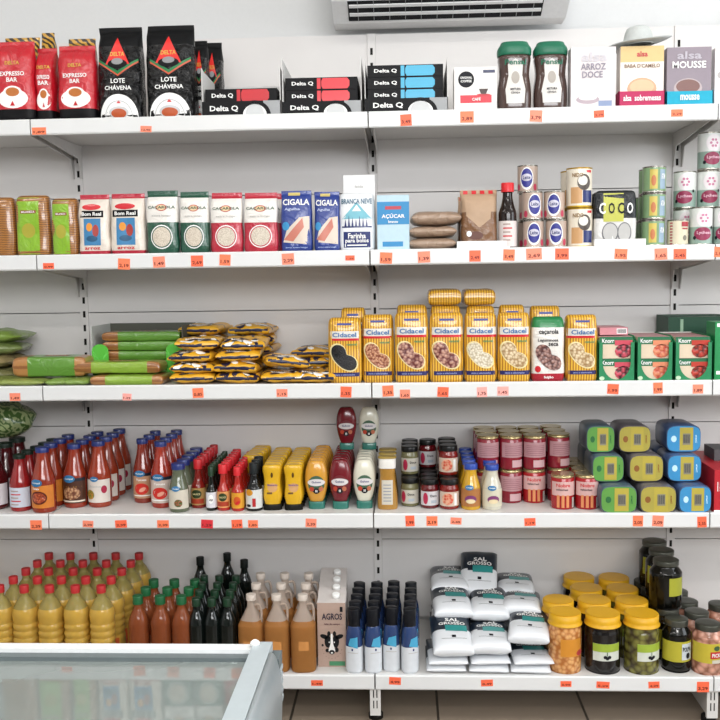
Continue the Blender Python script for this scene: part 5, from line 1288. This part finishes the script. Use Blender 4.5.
# jugs with handles
JO = M('#b27a44', .3, trans=.35, ior=1.15, var=.06); JT = M('#cdbcae', .3, trans=.5, ior=1.15, var=.04)
def jug(w, h):
    t = thing('vinegar_jug', 'jug')
    L = bottle(t, w, h, [(0, .94), (.02, 1), (.1, 1), (.56, 1), (.62, .95), (.7, .72), (.78, .48), (.84, .32), (.92, .3), (.93, .36), (.96, .36)], JO, d=w*.95, p=3.2, rnd=False, seg=28, matfn=lambda z, th: JO if z < h*.66 else JT)
    lid(t, w*.2, h*.925, h, M('#cfc3b8', .4), name='cap')
    # handle tube
    pts = [(w*.14, h*.86), (w*.34, h*.87), (w*.42, h*.8), (w*.42, h*.66), (w*.38, h*.58)]; pts = smooth(pts, 4); m = MB(); n = 8; r = w*.055
    for i, (x, z) in enumerate(pts):
        a = pts[max(0, i-1)]; b = pts[min(len(pts)-1, i+1)]; d = Vector((b[0]-a[0], 0, b[1]-a[1])).normalized(); nn = Vector((-d.z, 0, d.x))
        for k in range(n):
            an = 2*PI*k/n; p = Vector((x, 0, z))+nn*r*math.cos(an)+Vector((0, 1, 0))*r*math.sin(an); m.v.append(tuple(p))
    for i in range(len(pts)-1):
        for k in range(n): m.face((i*n+k, i*n+(k+1) % n, (i+1)*n+(k+1) % n, (i+1)*n+k), JT)
    m.build('handle', t)
    mb = MB(); mb.rect(L.map, -w*.18, h*.3, w*.22, h*.42, M('#c98a4c', .4), 1); mb.build('paper_label', t)
    return t
jy = -D2+.012+.042; JW = XA(290, Z5+.1, jy)-XA(264.5, Z5+.1, jy); JH = ZA(594, XA(277, .3, jy), jy)-Z5
jp = copies(jug(JW*.975, JH)); grid_from(4, jp, 251.5, 25.8, 0, 3, JW, Z5+JH*.5, 'orange vinegar jug with handle', 'vinegar jugs', ('left', 'middle', 'right'), .1, jy, .0)
# milk cartons with cow
def cow(m, f, w, h):
    B = M('#1d1e20', .4)
    for sx_ in (-1, 1):
        m.ell(f, sx_*w*.27, h*.475, w*.15, h*.035, B, 1, 14, sx_*.35); m.ell(f, sx_*w*.14, h*.4, w*.12, h*.1, B, 1); m.ell(f, sx_*w*.1, h*.52, w*.06, h*.04, B, 1); m.ell(f, sx_*w*.09, h*.39, w*.02, h*.012, W_, 4, 8)
    m.blob(f, [(-w*.03, h*.52), (w*.03, h*.52), (w*.05, h*.36), (w*.12, h*.26), (w*.06, h*.2), (-w*.06, h*.2), (-w*.12, h*.26), (-w*.05, h*.36)], W_, 3); m.ell(f, 0, h*.235, w*.1, h*.035, B, 4); m.ell(f, 0, h*.225, w*.04, h*.012, W_, 5); m.ell(f, -w*.16, h*.26, w*.07, h*.03, B, 2); m.ell(f, w*.17, h*.27, w*.07, h*.04, B, 2)
    for k in range(9): a = PI*(1.1+.1*k); m.ell(f, w*.36*math.cos(a), h*.33+h*.2*math.sin(a), w*.012, w*.012, B, 1, 6)
    m.text(f, 'AGROS', w*.02, h*.79, h*.1, M('#2a2438', .4), w*.72); m.text(f, 'leite do campo', w*.02, h*.67, h*.035, M('#5a3a40', .4), w*.55); m.rect(f, -w*.1, h*.02, w*.46, h*.09, M('#4a8a64', .4), 1)
    m.rect(f, w*.3, h*.86, w*.4, h*.94, INK, 1); m.ell(f, -w*.33, h*.34, w*.04, h*.02, B, 1)
def milk_carton(w, h, d):
    t = thing('milk_carton', 'milk carton'); c = M('#b39a8d', .45, coat=.2); tp = M('#cfc8c4', .45)
    m = MB(); b = 0; hs = h*.93
    m.v = [(-w/2, -d/2, 0), (w/2, -d/2, 0), (w/2, d/2, 0), (-w/2, d/2, 0), (-w/2, -d/2, hs), (w/2, -d/2, hs), (w/2, d/2, h), (-w/2, d/2, h)]
    for q, mm in (((0, 3, 2, 1), c), ((0, 1, 5, 4), c), ((1, 2, 6, 5), tp), ((2, 3, 7, 6), c), ((3, 0, 4, 7), tp), ((4, 5, 6, 7), tp)): m.face(q, mm, False)
    cow(m, lambda u, v, o=0: (u, -d/2-o, v), w, hs); m.build('carton', t)
    L = Loft([(0, .024, .024), (.012, .024, .024), (.014, .02, .02)], True); mb = MB(); mb.loft(L, W_, 18); mb.xf(Matrix.Translation((w*.15, -d*.08, hs+.028*0+(h-hs)*.42)) @ Matrix.Rotation(math.atan2(h-hs, d), 4, 'X')); mb.build('screw_cap', t)
    return t
x, yf, w, h = SG(4, 317, 347, 667, 602, False); mc = copies(milk_carton(w*.94, h/.93*.985, .07))
for j in range(4): put(mc(), (x-.001-.004*j, yf+.036+.0745*j, Z5), 'beige milk carton with black and white cow, %s in its row' % ordn(j, 4), 'milk cartons')
# white and blue bottles with black caps
def wb(w, h):
    t = thing('detergent_bottle', 'bottle'); d = w*.85; wh = M('#d5d9de', .25, coat=.5); bl_ = M('#2a3f6b', .2, coat=.8)
    L = bottle(t, w, h, [(0, .88), (.03, .98), (.08, 1), (.4, 1), (.55, .95), (.63, .88), (.69, .78), (.73, .7)], wh, d=d, p=2.5, seg=24, matfn=lambda z, th: wh if z < h*.42 else bl_, extra=(h*.42,))
    lid(t, w*.37, h*.7, h, M('#101218', .3, coat=.4), d=w*.6, name='cap', label='black cap')
    mb = MB(); f = L.map; mb.blob(f, [(-w*.2, h*.44), (w*.36, h*.4), (w*.34, h*.58), (-w*.08, h*.55)], M('#4aa3c9', .3), 1); mb.ell(f, w*.05, h*.38, w*.05, h*.02, NAVY, 2); mb.rect(f, -w*.24, h*.325, w*.36, h*.335, GREYC, 1, 6, 1); mb.build('printed_label', t); return t
x, yf, w, h = SG(4, 364, 382, 674.5, 611, False); wp = copies(wb(w*.97, h)); wy = yf+w*.45
for c, px in enumerate((354.5, 373.3, 391.5, 410)):
    for j in range(5):
        y = wy+j*w*1.08+(.012 if c in (2,) else 0)
        put(wp(), (XA(px, Z5+.05, wy)+.0015*j, y, Z5), 'white and blue bottle with black cap, %s in the %s column' % (ordn(j, 5), ['first', 'second', 'third', 'fourth'][c]), 'white and blue bottles', random.uniform(-.4, .4))
# salt bags
SW = M('#dfe2e6', .28, coat=.6, bump=.3, bs=30, var=.03); SNV = M('#1c2633', .3, coat=.5); TEAL = M('#2f8f8c', .35, coat=.3)
def salt(seed, w=.123, l=.185, tk=.046):
    t = thing('salt_bag', 'bag of salt'); P = Pillow(w, l, tk, 4.5, .003, seed, .002, 22, .4); mb = MB()
    P.mesh(mb, SW, 20, 30, matfn=lambda u, v, s: SNV if v > -l*.06+.16*abs(u)*(1 if seed % 2 else .35) else SW)
    f = P.top
    mb.rect(f, -w*.16, -l*.1, w*.38, l*.06, TEAL, 2, 8, 6); mb.text(f, 'SAL', w*.04, l*.21, l*.09, W_, w*.36, 3); mb.text(f, 'GROSSO', w*.02, l*.11, l*.08, W_, w*.66, 3)
    mb.rect(f, -w*.02, -l*.27, w*.08, -l*.21, INK, 2, 2, 2); mb.rect(f, -w*.28, -l*.295, w*.34, -l*.288, INK, 1, 8, 1)
    mb.build('bag', t); return t
sps = [salt(k) for k in range(3)]; sf = [True]*3
def nsalt(k):
    k %= 3
    if sf[k]: sf[k] = False; return sps[k]
    return dup(sps[k])
q = 0
lname = ['bottom layer', 'second layer', 'third layer', 'fourth layer']
for rname, y, lv, pxs in (('front', -D2+.012+.094, 2, (445, 488, 528)), ('rear', -.108, 4, (449, 487, 523))):
    for c in range(3):
        for k in range(lv):
            o = nsalt(q); o.scale = (.97, 1, .5 if rname == 'front' else .46)
            put(o, (XA(pxs[c], Z5+.1, y)+.004*math.sin(q*1.7), y+.003*math.cos(q*2.3), Z5+(.0235 if rname == 'front' else .0215)*k+.0005), 'white bag of coarse salt lying flat, %s of the %s %s stack' % (lname[k], rname, ['left', 'middle', 'right'][c]), 'bags of coarse salt', .06*math.sin(q*2.7)); q += 1
for px, pf_, pb_, yf_2, yb_2, lb, rz in ((451, 657, 621, -.44, -.29, 'tilted bag of coarse salt in front, left one with clear lettering', .04), (489, 655, 627, -.435, -.275, 'tilted bag of coarse salt in front, middle one', -.03), (529, 645, 616, -.43, -.275, 'tilted bag of coarse salt in front, right one nearest the lupin jar', -.14),
        (451, 619, 592, -.30, -.155, 'tilted bag of coarse salt in the middle rank, left', .05), (489, 621, 594, -.295, -.15, 'tilted bag of coarse salt in the middle rank, centre', -.05), (521, 616, 597, -.285, -.14, 'tilted bag of coarse salt in the middle rank, right', -.12),
        (449, 594, 573, -.16, -.02, 'tilted bag of coarse salt in the rearmost rank, left', 0), (479, 595, 560, -.15, -.035, 'tilted bag of coarse salt topping the whole pile', -.1), (515, 599, 580, -.15, -.02, 'tilted bag of coarse salt in the rearmost rank, right', -.06)):
    X_ = XA(px, Z5+.2, (yf_2+yb_2)/2); za, zb2 = ZA(pf_-6, X_, yf_2), ZA(pb_, X_, yb_2); an = math.atan2(zb2-za, yb_2-yf_2); L_ = math.hypot(zb2-za, yb_2-yf_2)
    o = nsalt(q); o.scale = (1, 1, 1.15); q += 1; ym, zm = (yf_2+yb_2)/2, (za+zb2)/2
    put(o, (X_, ym+math.sin(an)*.023, zm-math.cos(an)*.023), lb, 'bags of coarse salt', rz, an)
# big jars with yellow lids
YL = M('#d9a51e', .4); 
def bigjar(w, h, fill, labm='green', kind='olive_jar'):
    t = thing(kind, 'big jar'); L = bottle(t, w, h, [(0, .86), (.02, .94), (.05, .96), (.62, .96), (.7, .95), (.74, .92), (.84, .9)], fill, seg=32, name='filled_jar')
    m = MB(); LL = Loft([(h*.8, w*.98, w*.98), (h*.803, w*1.0, w*1.0), (h*.82, w*1.0, w*1.0), (h*.825, w*.93, w*.93), (h*.88, w*.93, w*.93), (h*.985, w*.93, w*.93), (h, w*.88, w*.88), (h*.99, w*.8, w*.8), (h*.9901, w*.2, w*.2)], True); m.loft(LL, YL, 36); m.build('yellow_lid', t, 'yellow plastic screw lid')
    mb = MB(); f = L.map
    if labm == 'green':
        mb.rect(f, -w*.36, h*.24, w*.42, h*.54, M('#d0d4c9', .4), 1, 12, 3); mb.rect(f, -w*.36, h*.4, w*.42, h*.54, M('#9ab03c', .4), 2, 12, 3)
        for dx, dz in ((-.02, .31), (.09, .31), (.035, .29)): mb.ell(f, w*dx, h*dz, w*.05, h*.03, INK, 3, 12)
        mb.rect(f, w*.02, h*.33, w*.04, h*.4, M('#2f5a2a', .4), 3, 1, 2)
    else:
        mb.rect(f, -w*.2, h*.3, w*.46, h*.6, M('#d08a2e', .4), 1, 12, 3); mb.ell(f, w*.42, h*.35, w*.14, h*.05, M('#b03a3a', .4), 2)
    mb.build('paper_label', t); return t
LUP = MV('#e0a86a', '#b06a30', 75, .25, .8, .6, None, .003); DOL = MV('#120e10', '#060506', 60, .12, .8, .25); GOL = MV('#7d7a3a', '#3a2f18', 48, .2, .9, .8)
JF = []
x, yf, w, h = SG(4, 583.5, 621.5, 675, 611.5, True); BW = w*.99; BH = h
specs = [(547, 582.5, 675, LUP, 'orange', 'lupin_jar', 'jar of orange lupin beans with yellow lid', 'left column', 2, 'jars with yellow lids'),
         (583.5, 621.5, 675.5, DOL, 'green', 'olive_jar', 'jar of dark olives with yellow lid', 'middle column', 5, 'jars with yellow lids'),
         (622.5, 660, 677, GOL, 'green', 'olive_jar', 'jar of green olives with yellow lid', 'right column', 5, 'jars with yellow lids')]
for x0, x1, yb, fill, lb_, kd, desc, cn_, n, g in specs:
    x, yf, w, h = SG(4, x0, x1, yb, 610, True); h = BH*(1.02 if kd == 'lupin_jar' else 1); p = copies(bigjar(w*.965, h, fill, lb_, kd)); 
    for j in range(n):
        y = yf+w/2+j*(.036*0+w*.8 if kd == 'lupin_jar' and False else w*.982)
        if y+w/2 > .0: break
        put(p(), (x+(.0 if j == 0 else -.003*j), y, Z5), '%s, %s in the %s' % (desc, ordn(j, n), cn_), g, .0 if j else (.3 if kd == 'olive_jar' and cn_ == 'right column' else 0))
# second layer of yellow lidded jars standing behind on the first layer: lids show stepping up
# dark preserve jars with dark lids
LB = M('#0b0b08', .1, coat=.8); DL = M('#4f5048', .3, metal=.5)
def dr_dark(m, f, w, h): m.rect(f, w*.06, h*.26, w*.5, h*.58, M('#c4cbd0', .4), 2, 6, 2); m.text(f, 'POLPA', w*.26, h*.47, h*.09, INK, w*.34, 4); m.ell(f, w*.3, h*.34, w*.08, h*.06, INK, 4)
def dr_pick(m, f, w, h): m.rect(f, -w*.06, h*.36, w*.5, h*.5, M('#c02a30', .4), 3, 8, 2); m.text(f, 'PICKLES', w*.22, h*.43, h*.08, W_, w*.46, 5); m.ell(f, w*.15, h*.57, w*.1, h*.05, M('#3d5a3a', .4), 3); m.rect(f, 0, h*.26, w*.4, h*.33, M('#c9c2b4', .4), 2, 6, 1)
PJ = [(0, .84), (.02, .95), (.06, 1), (.68, 1), (.76, .96), (.82, .84), (.87, .74), (.9, .74)]
x, yf, w, h = SG(4, 661.5, 690.5, 673.5, 617.5); w *= .98
p = copies(jar(w, h, LB, DL, '#b3aa35', dr_dark, .88, (.22, .62), kind='preserve_jar', lr=.4, prof=PJ, a=1.4))
for j in range(5): put(p(), (x-.002*j, yf+w/2+j*w*1.02, Z5), 'small dark preserve jar with yellow label, %s in its column' % ordn(j, 5), 'dark preserve jars')
x, yf, w, h = SG(4, 691.5, 723, 678, 622); w *= .98
p = copies(jar(w, h, MV('#d9a08a', '#8a5a45', 50, .2, 1, .5), DL, '#c2b13a', dr_pick, .88, (.26, .66), kind='pickle_jar', lr=.4, prof=PJ, a=1.4))
for j in range(5): put(p(), (x-.004*j, yf+w/2+j*w*1.02, Z5), 'pink pickle jar with red and yellow label, %s in its column' % ordn(j, 5), 'pickle jars')
p2 = dup(bpy.data.objects['pickle_jar'])
put(p2, (x+w*1.04, yf+w*.6, Z5), 'pickle jar beyond the right edge of the picture', 'pickle jars')
p3 = dup(bpy.data.objects['pickle_jar']); put(p3, (x+w*1.1-.01, yf+w*.6+.15, Z5), 'pickle jar further back at the right edge of the picture', 'pickle jars')
# large dark jars standing on the small dark ones
x, yf, w, h = SG(4, 661.5, 690.5, 673.5, 617.5); small_h = h; y_ = yf+w*1.7
BWj = XA(682, .36, y_)-XA(649.5, .36, y_); BHj = ZA(559, XA(666, .4, y_), y_-.0)-(Z5+small_h)
p = copies(jar(BWj*.98, BHj, LB, DL, '#a5a636', lambda m, f, w, h: None, .9, (.3, .68), kind='preserve_jar', lr=.4, prof=PJ, a=.55))
for j, (px, k) in enumerate(((665.5, 0), (661, 1), (654, 2))):
    yj = y_+BWj*1.0*k; put(p(), (XA(px, .36, yj), yj, Z5+small_h+.0005), 'large dark preserve jar stacked on the small ones, ' + ['frontmost', 'middle', 'rearmost'][j], 'large dark preserve jars', [.5, -.7, -.5][j])

# ================================================================ PRICE STICKERS
STK = [M('#f98058', .5), M('#f76b48', .5), M('#f58c70', .5)]
PINK = M('#f9a9a0', .5)
def price(w, h, txt, m):
    t = thing('price_sticker', 'price sticker'); mb = MB(); mb.box(-w/2, w/2, -.0006, 0, -h/2, h/2, m)
    f = lambda u, v, o=0: (u, -.0006-o*.6, v); mb.text(f, txt, 0, -h*.17, h*.36, M('#5a1410', .5), w*.78, 1); mb.build('sticker', t); return t
TG = [
 [(39, 131, 14, 7, '1,89', 'under the leftmost red coffee bag'), (146, 129, 11, 6, '12,90', 'between the two big black coffee bags'), (406, 120, 11, 11, '3,49', 'under the blue capsule tray'), (467, 117, 13, 11, '2,89', 'under the small white box, slightly tilted'), (536, 116, 12, 11, '3,79', 'under the two coffee jars'), (599, 114, 10, 7, '2,79', 'under the pale rice pudding carton'), (677, 113, 11, 7, '2,29', 'under the cyan tray')],
 [(48.5, 266, 11, 6, '0,99', 'under the green pasta bag at left'), (124, 264, 12, 11, '2,19', 'under the right red picture rice bag'), (159, 262, 12, 11, '1,49', 'under the left dark green rice bag'), (197, 261, 12, 11, '2,69', 'under the right dark green rice bag'), (225, 260, 11, 11, '1,59', 'under the left red banded rice bag'), (288, 259, 12, 11, '2,29', 'under the left navy rice bag'), (350, 258, 9, 5, '1,25', 'under the white flour bag'), (386, 258, 12, 11, '1,59', 'under the light blue sugar packet'), (424, 257, 12, 11, '1,39', 'under the flat brown packets'), (475, 256, 11, 11, '2,49', 'under the tan cocoa bag'), (509, 255, 11, 11, '3,49', 'under the red capped dark bottle'), (534, 254, 15, 11, '2,69', 'under the white and blue milk tins'), (562, 254, 13, 11, '3,99', 'under the milk powder tins'), (621, 254, 12, 10, '1,95', 'under the coconut packets'), (661, 254, 12, 11, '1,65', 'under the ribbed green tins'), (680, 254, 12, 10, '2,45', 'under the small cream tin'), (719, 252, 9, 10, '2,15', 'on the far right rail by the flowered tins')],
 [(15, 397, 11, 8, '1,49', 'under the leftmost pasta packs'), (127, 397, 9, 7, '1,29', 'under the front spaghetti packs, paler than the rest'), (198, 393, 11, 10, '0,85', 'under the tall yellow snack pile'), (282, 393, 11, 8, '1,15', 'under the low yellow snack pile'), (346, 392, 11, 11, '1,35', 'under the black beans'), (388, 391, 11, 11, '1,35', 'under the brown beans'), (405, 394, 10, 9, '1,65', 'just left of the first red beans'), (443, 392, 11, 10, '1,65', 'under the right red beans'), (482, 392, 10, 10, '1,75', 'under the small white beans'), (503, 391, 11, 9, '1,45', 'under the pale beans'), (613, 389, 11, 10, '1,99', 'under the left green display box'), (658, 388, 9, 11, '1,99', 'under the middle green display box'), (698, 389, 10, 9, '1,89', 'under the right green display box')],
 [(36, 525, 12, 10, '2,39', 'under the orange labelled sauce bottle'), (88, 524, 11, 7, '2,99', 'under the mushroom sauce bottle'), (121, 524, 12, 8, '2,39', 'in the gap right of the white labelled sauce'), (163, 524, 12, 8, '2,39', 'under the tomato label sauces'), (207, 524, 12, 9, '1,29', 'under the thin dark bottles, darker red'), (237, 524, 11, 9, '1,19', 'under the yellow labelled hot sauce'), (253, 524, 10, 8, '1,85', 'under the dark soy bottles'), (311, 523, 11, 9, '2,39', 'under the amber squeeze bottles'), (410, 521, 9, 11, '1,99', 'under the pale green jar'), (432, 521, 11, 10, '2,19', 'under the white label jam jar'), (456, 521, 11, 7, '2,49', 'under the fruit label jam jar'), (530, 522, 11, 8, '1,19', 'under the sausage tins'), (638, 521, 10, 11, '2,05', 'left one under the yellow oblong tins'), (658, 521, 11, 11, '2,09', 'right one under the yellow oblong tins'), (702, 522, 9, 11, '2,35', 'under the blue oblong tins')],
 [(317, 683, 12, 6, '1,49', 'under the milk cartons'), (395, 681, 12, 8, '4,99', 'under the white and blue bottles'), (487, 683, 12, 7, '0,49', 'under the bags of salt'), (566, 684, 11, 6, '3,99', 'under the orange lupin jar'), (603, 685, 13, 7, '5,29', 'under the dark olive jar'), (654, 685, 11, 7, '4,29', 'under the green olive jar'), (703, 687, 12, 11, '3,29', 'under the pink pickle jar')]]
for i, row in enumerate(TG):
    for k, (px, py, w, h, txt, lb) in enumerate(row):
        yp = -SD[i]-.0016
        X_, Z_ = pix(px, py, yp); sc = (yp-CAM.y)/F
        c = PINK if (i, k) in ((2, 1), (2, 8), (2, 9)) else STK[(k*2+i) % 3] if i < 4 else STK[1]
        if 'darker red' in lb: c = M('#d8303a', .5)
        o = price(w*sc*1.02, min(h*sc, .04), txt, c)
        put(o, (X_, yp+.0004, Z_), ('pale pink' if c == PINK else 'orange') + ' price sticker ' + lb, 'price stickers on the rails', 0, 0, [.0, .05, -.04][k % 3]*(3 if 'tilted' in lb else 1))

# ================================================================ CHEST FREEZER
GT = .768
FB = M('#dfe2e3', .3, coat=.3); FG = M('#aab4b8', .35, coat=.2); FR = M('#5f686a', .45); FIN = M('#c3cac8', .45)
t = thing('chest_freezer', 'chest freezer')
yr = ground(130, 647, GT)[1]; yfz = yr-.66; xr_ = XA(277, GT, yr); xl_ = xr_-1.75; xi = XA(257, GT, yr)-.006
m = MB(); hb = GT-.085
m.box(xl_+.03, xr_-.0, yfz+.02, yr-.0, .06, .10, FB).box(xl_+.03, xr_, yfz+.02, yfz+.08, .10, hb, FB).box(xl_+.03, xr_, yr-.06, yr, .10, hb, FB).box(xl_+.03, xl_+.09, yfz+.08, yr-.06, .10, hb, FB).box(xr_-.06, xr_, yfz+.08, yr-.06, .10, hb, FB)
m.build('cabinet', t)
m = MB(); x0, x1, y0, y1 = xl_+.092, xr_-.062, yfz+.082, yr-.062
m.box(x0, x1, y0, y1, .102, .3, FIN).box(x0, x0+.004, y0, y1, .3, hb, FIN).box(x1-.004, x1, y0, y1, .3, hb, FIN).box(x0, x1, y0, y0+.004, .3, hb, FIN).box(x0, x1, y1-.004, y1, .3, hb, FIN); m.build('inner_liner', t)
# rim rails
m = MB(); m.box(xl_, xi, yr-.018, yr+.004, hb, GT+.004, FB); m.build('rear_rail', t)
m = MB(); m.box(xl_, xi, yr-.036, yr-.019, hb, GT-.002, FR); m.build('rear_seal', t, 'dark rubber seal')
m = MB(); m.box(xl_, xi, yfz, yfz+.03, hb, GT+.004, FB); m.build('front_rail', t)
# right end frame and bulging end cap
ys = XA(273, GT, yr)
m = MB(); m.box(xi+.0005, ys-.001, yfz, yr+.004, hb, GT+.008, FG); m.build('side_frame', t, 'pale grey side frame')
m = MB(); pr = [(ys, hb-.0), (ys, GT+.0075)]+[(ys+.002+.016*math.sin(a), GT+.0075-.07*(1-math.cos(a))) for a in [PI/2*k/8 for k in range(1, 9)]]+[(ys+.016, hb-.03), (ys+.006, hb-.05)]
n = len(pr)
for y in (yfz, yr-.035):
    for x_, z_ in pr: m.v.append((x_, y, z_))
for k in range(n): m.face((k, (k+1) % n, n+(k+1) % n, n+k), FG, True)
m.face(list(range(n))[::-1], FG, False); m.face([n+k for k in range(n)], FG, False); m.build('end_cap', t, 'rounded grey end cap')
m = MB(); m.box(ys-.0, ys+.014, yr-.034, yr+.0, hb, GT-.004, FR)
for k in range(5): m.box(ys+.014, ys+.016, yr-.03, yr-.006, hb+.008+.012*k, hb+.014+.012*k, FG)
m.build('corner_hinge', t, 'dark slotted corner piece')
L = Loft([(0, .016, .016), (.004, .014, .014), (.007, .006, .006)], True); mb = MB(); mb.loft(L, W_, 14); mb.xf(Matrix.Translation((xi+.004, yr-.006, GT+.008))); mb.build('corner_knob', t)
m = MB(); m.box(xl_, xl_+.03, yfz+.031, yr-.037, hb, GT+.004, FB); m.build('left_frame', t)
GLS = M('#b3bdba', .015, trans=.6, ior=1.5, var=.08, bs=5)
for nm, a, b, dz in (('sliding_glass_lid', (xl_+.031), (xl_+xi)/2+.02, .006), ('sliding_glass_lid', (xl_+xi)/2-.02, xi-.001, 0)):
    g = MB().box(a, b, yfz+.031, yr-.0365, GT-.012+dz, GT-.008+dz, GLS).build(nm, t)
    MB().box(b-.3, b-.1, yfz+.18, yfz+.21, GT-.008+dz, GT+.002+dz, W_).build('lid_handle', g)
m = MB()
for sx_ in (xl_+.15, xr_-.12):
    for sy_ in (yfz+.1, yr-.1): m.loft(Loft([(0, .04, .04), (.06, .04, .04)], True), FOOT, 14, zr=None); m.xf(Matrix.Translation((sx_, sy_, 0)), len(m.v)-28)
m.build('feet', t)
put(t, (0, 0, 0), 'white chest freezer with sliding glass lids in front of the shelves')
# packets in the freezer
for k in range(9):
    P = Pillow(.17, .24, .06, 4, .006, 80+k, 0, 16); mb = MB(); P.mesh(mb, foil(['#c9ced0', '#b7c2c6', '#d3d0c9'][k % 3], .4, .4, 18), 16, 18); tt = thing('frozen_packet', 'frozen packet'); mb.build('wrapper', tt)
    put(tt, (xr_-.2-.19*k, yr-.22+.01*math.sin(k*2), .301), 'pale frozen packet seen through the freezer glass, ' + ['nearest the right end', 'second', 'third', 'fourth', 'fifth', 'sixth', 'seventh', 'eighth', 'ninth'][k] + (' from the right end' if k else ''), 'frozen packets', .1*math.sin(k*3))
print('WORLDCOUNT', len(bpy.data.objects))
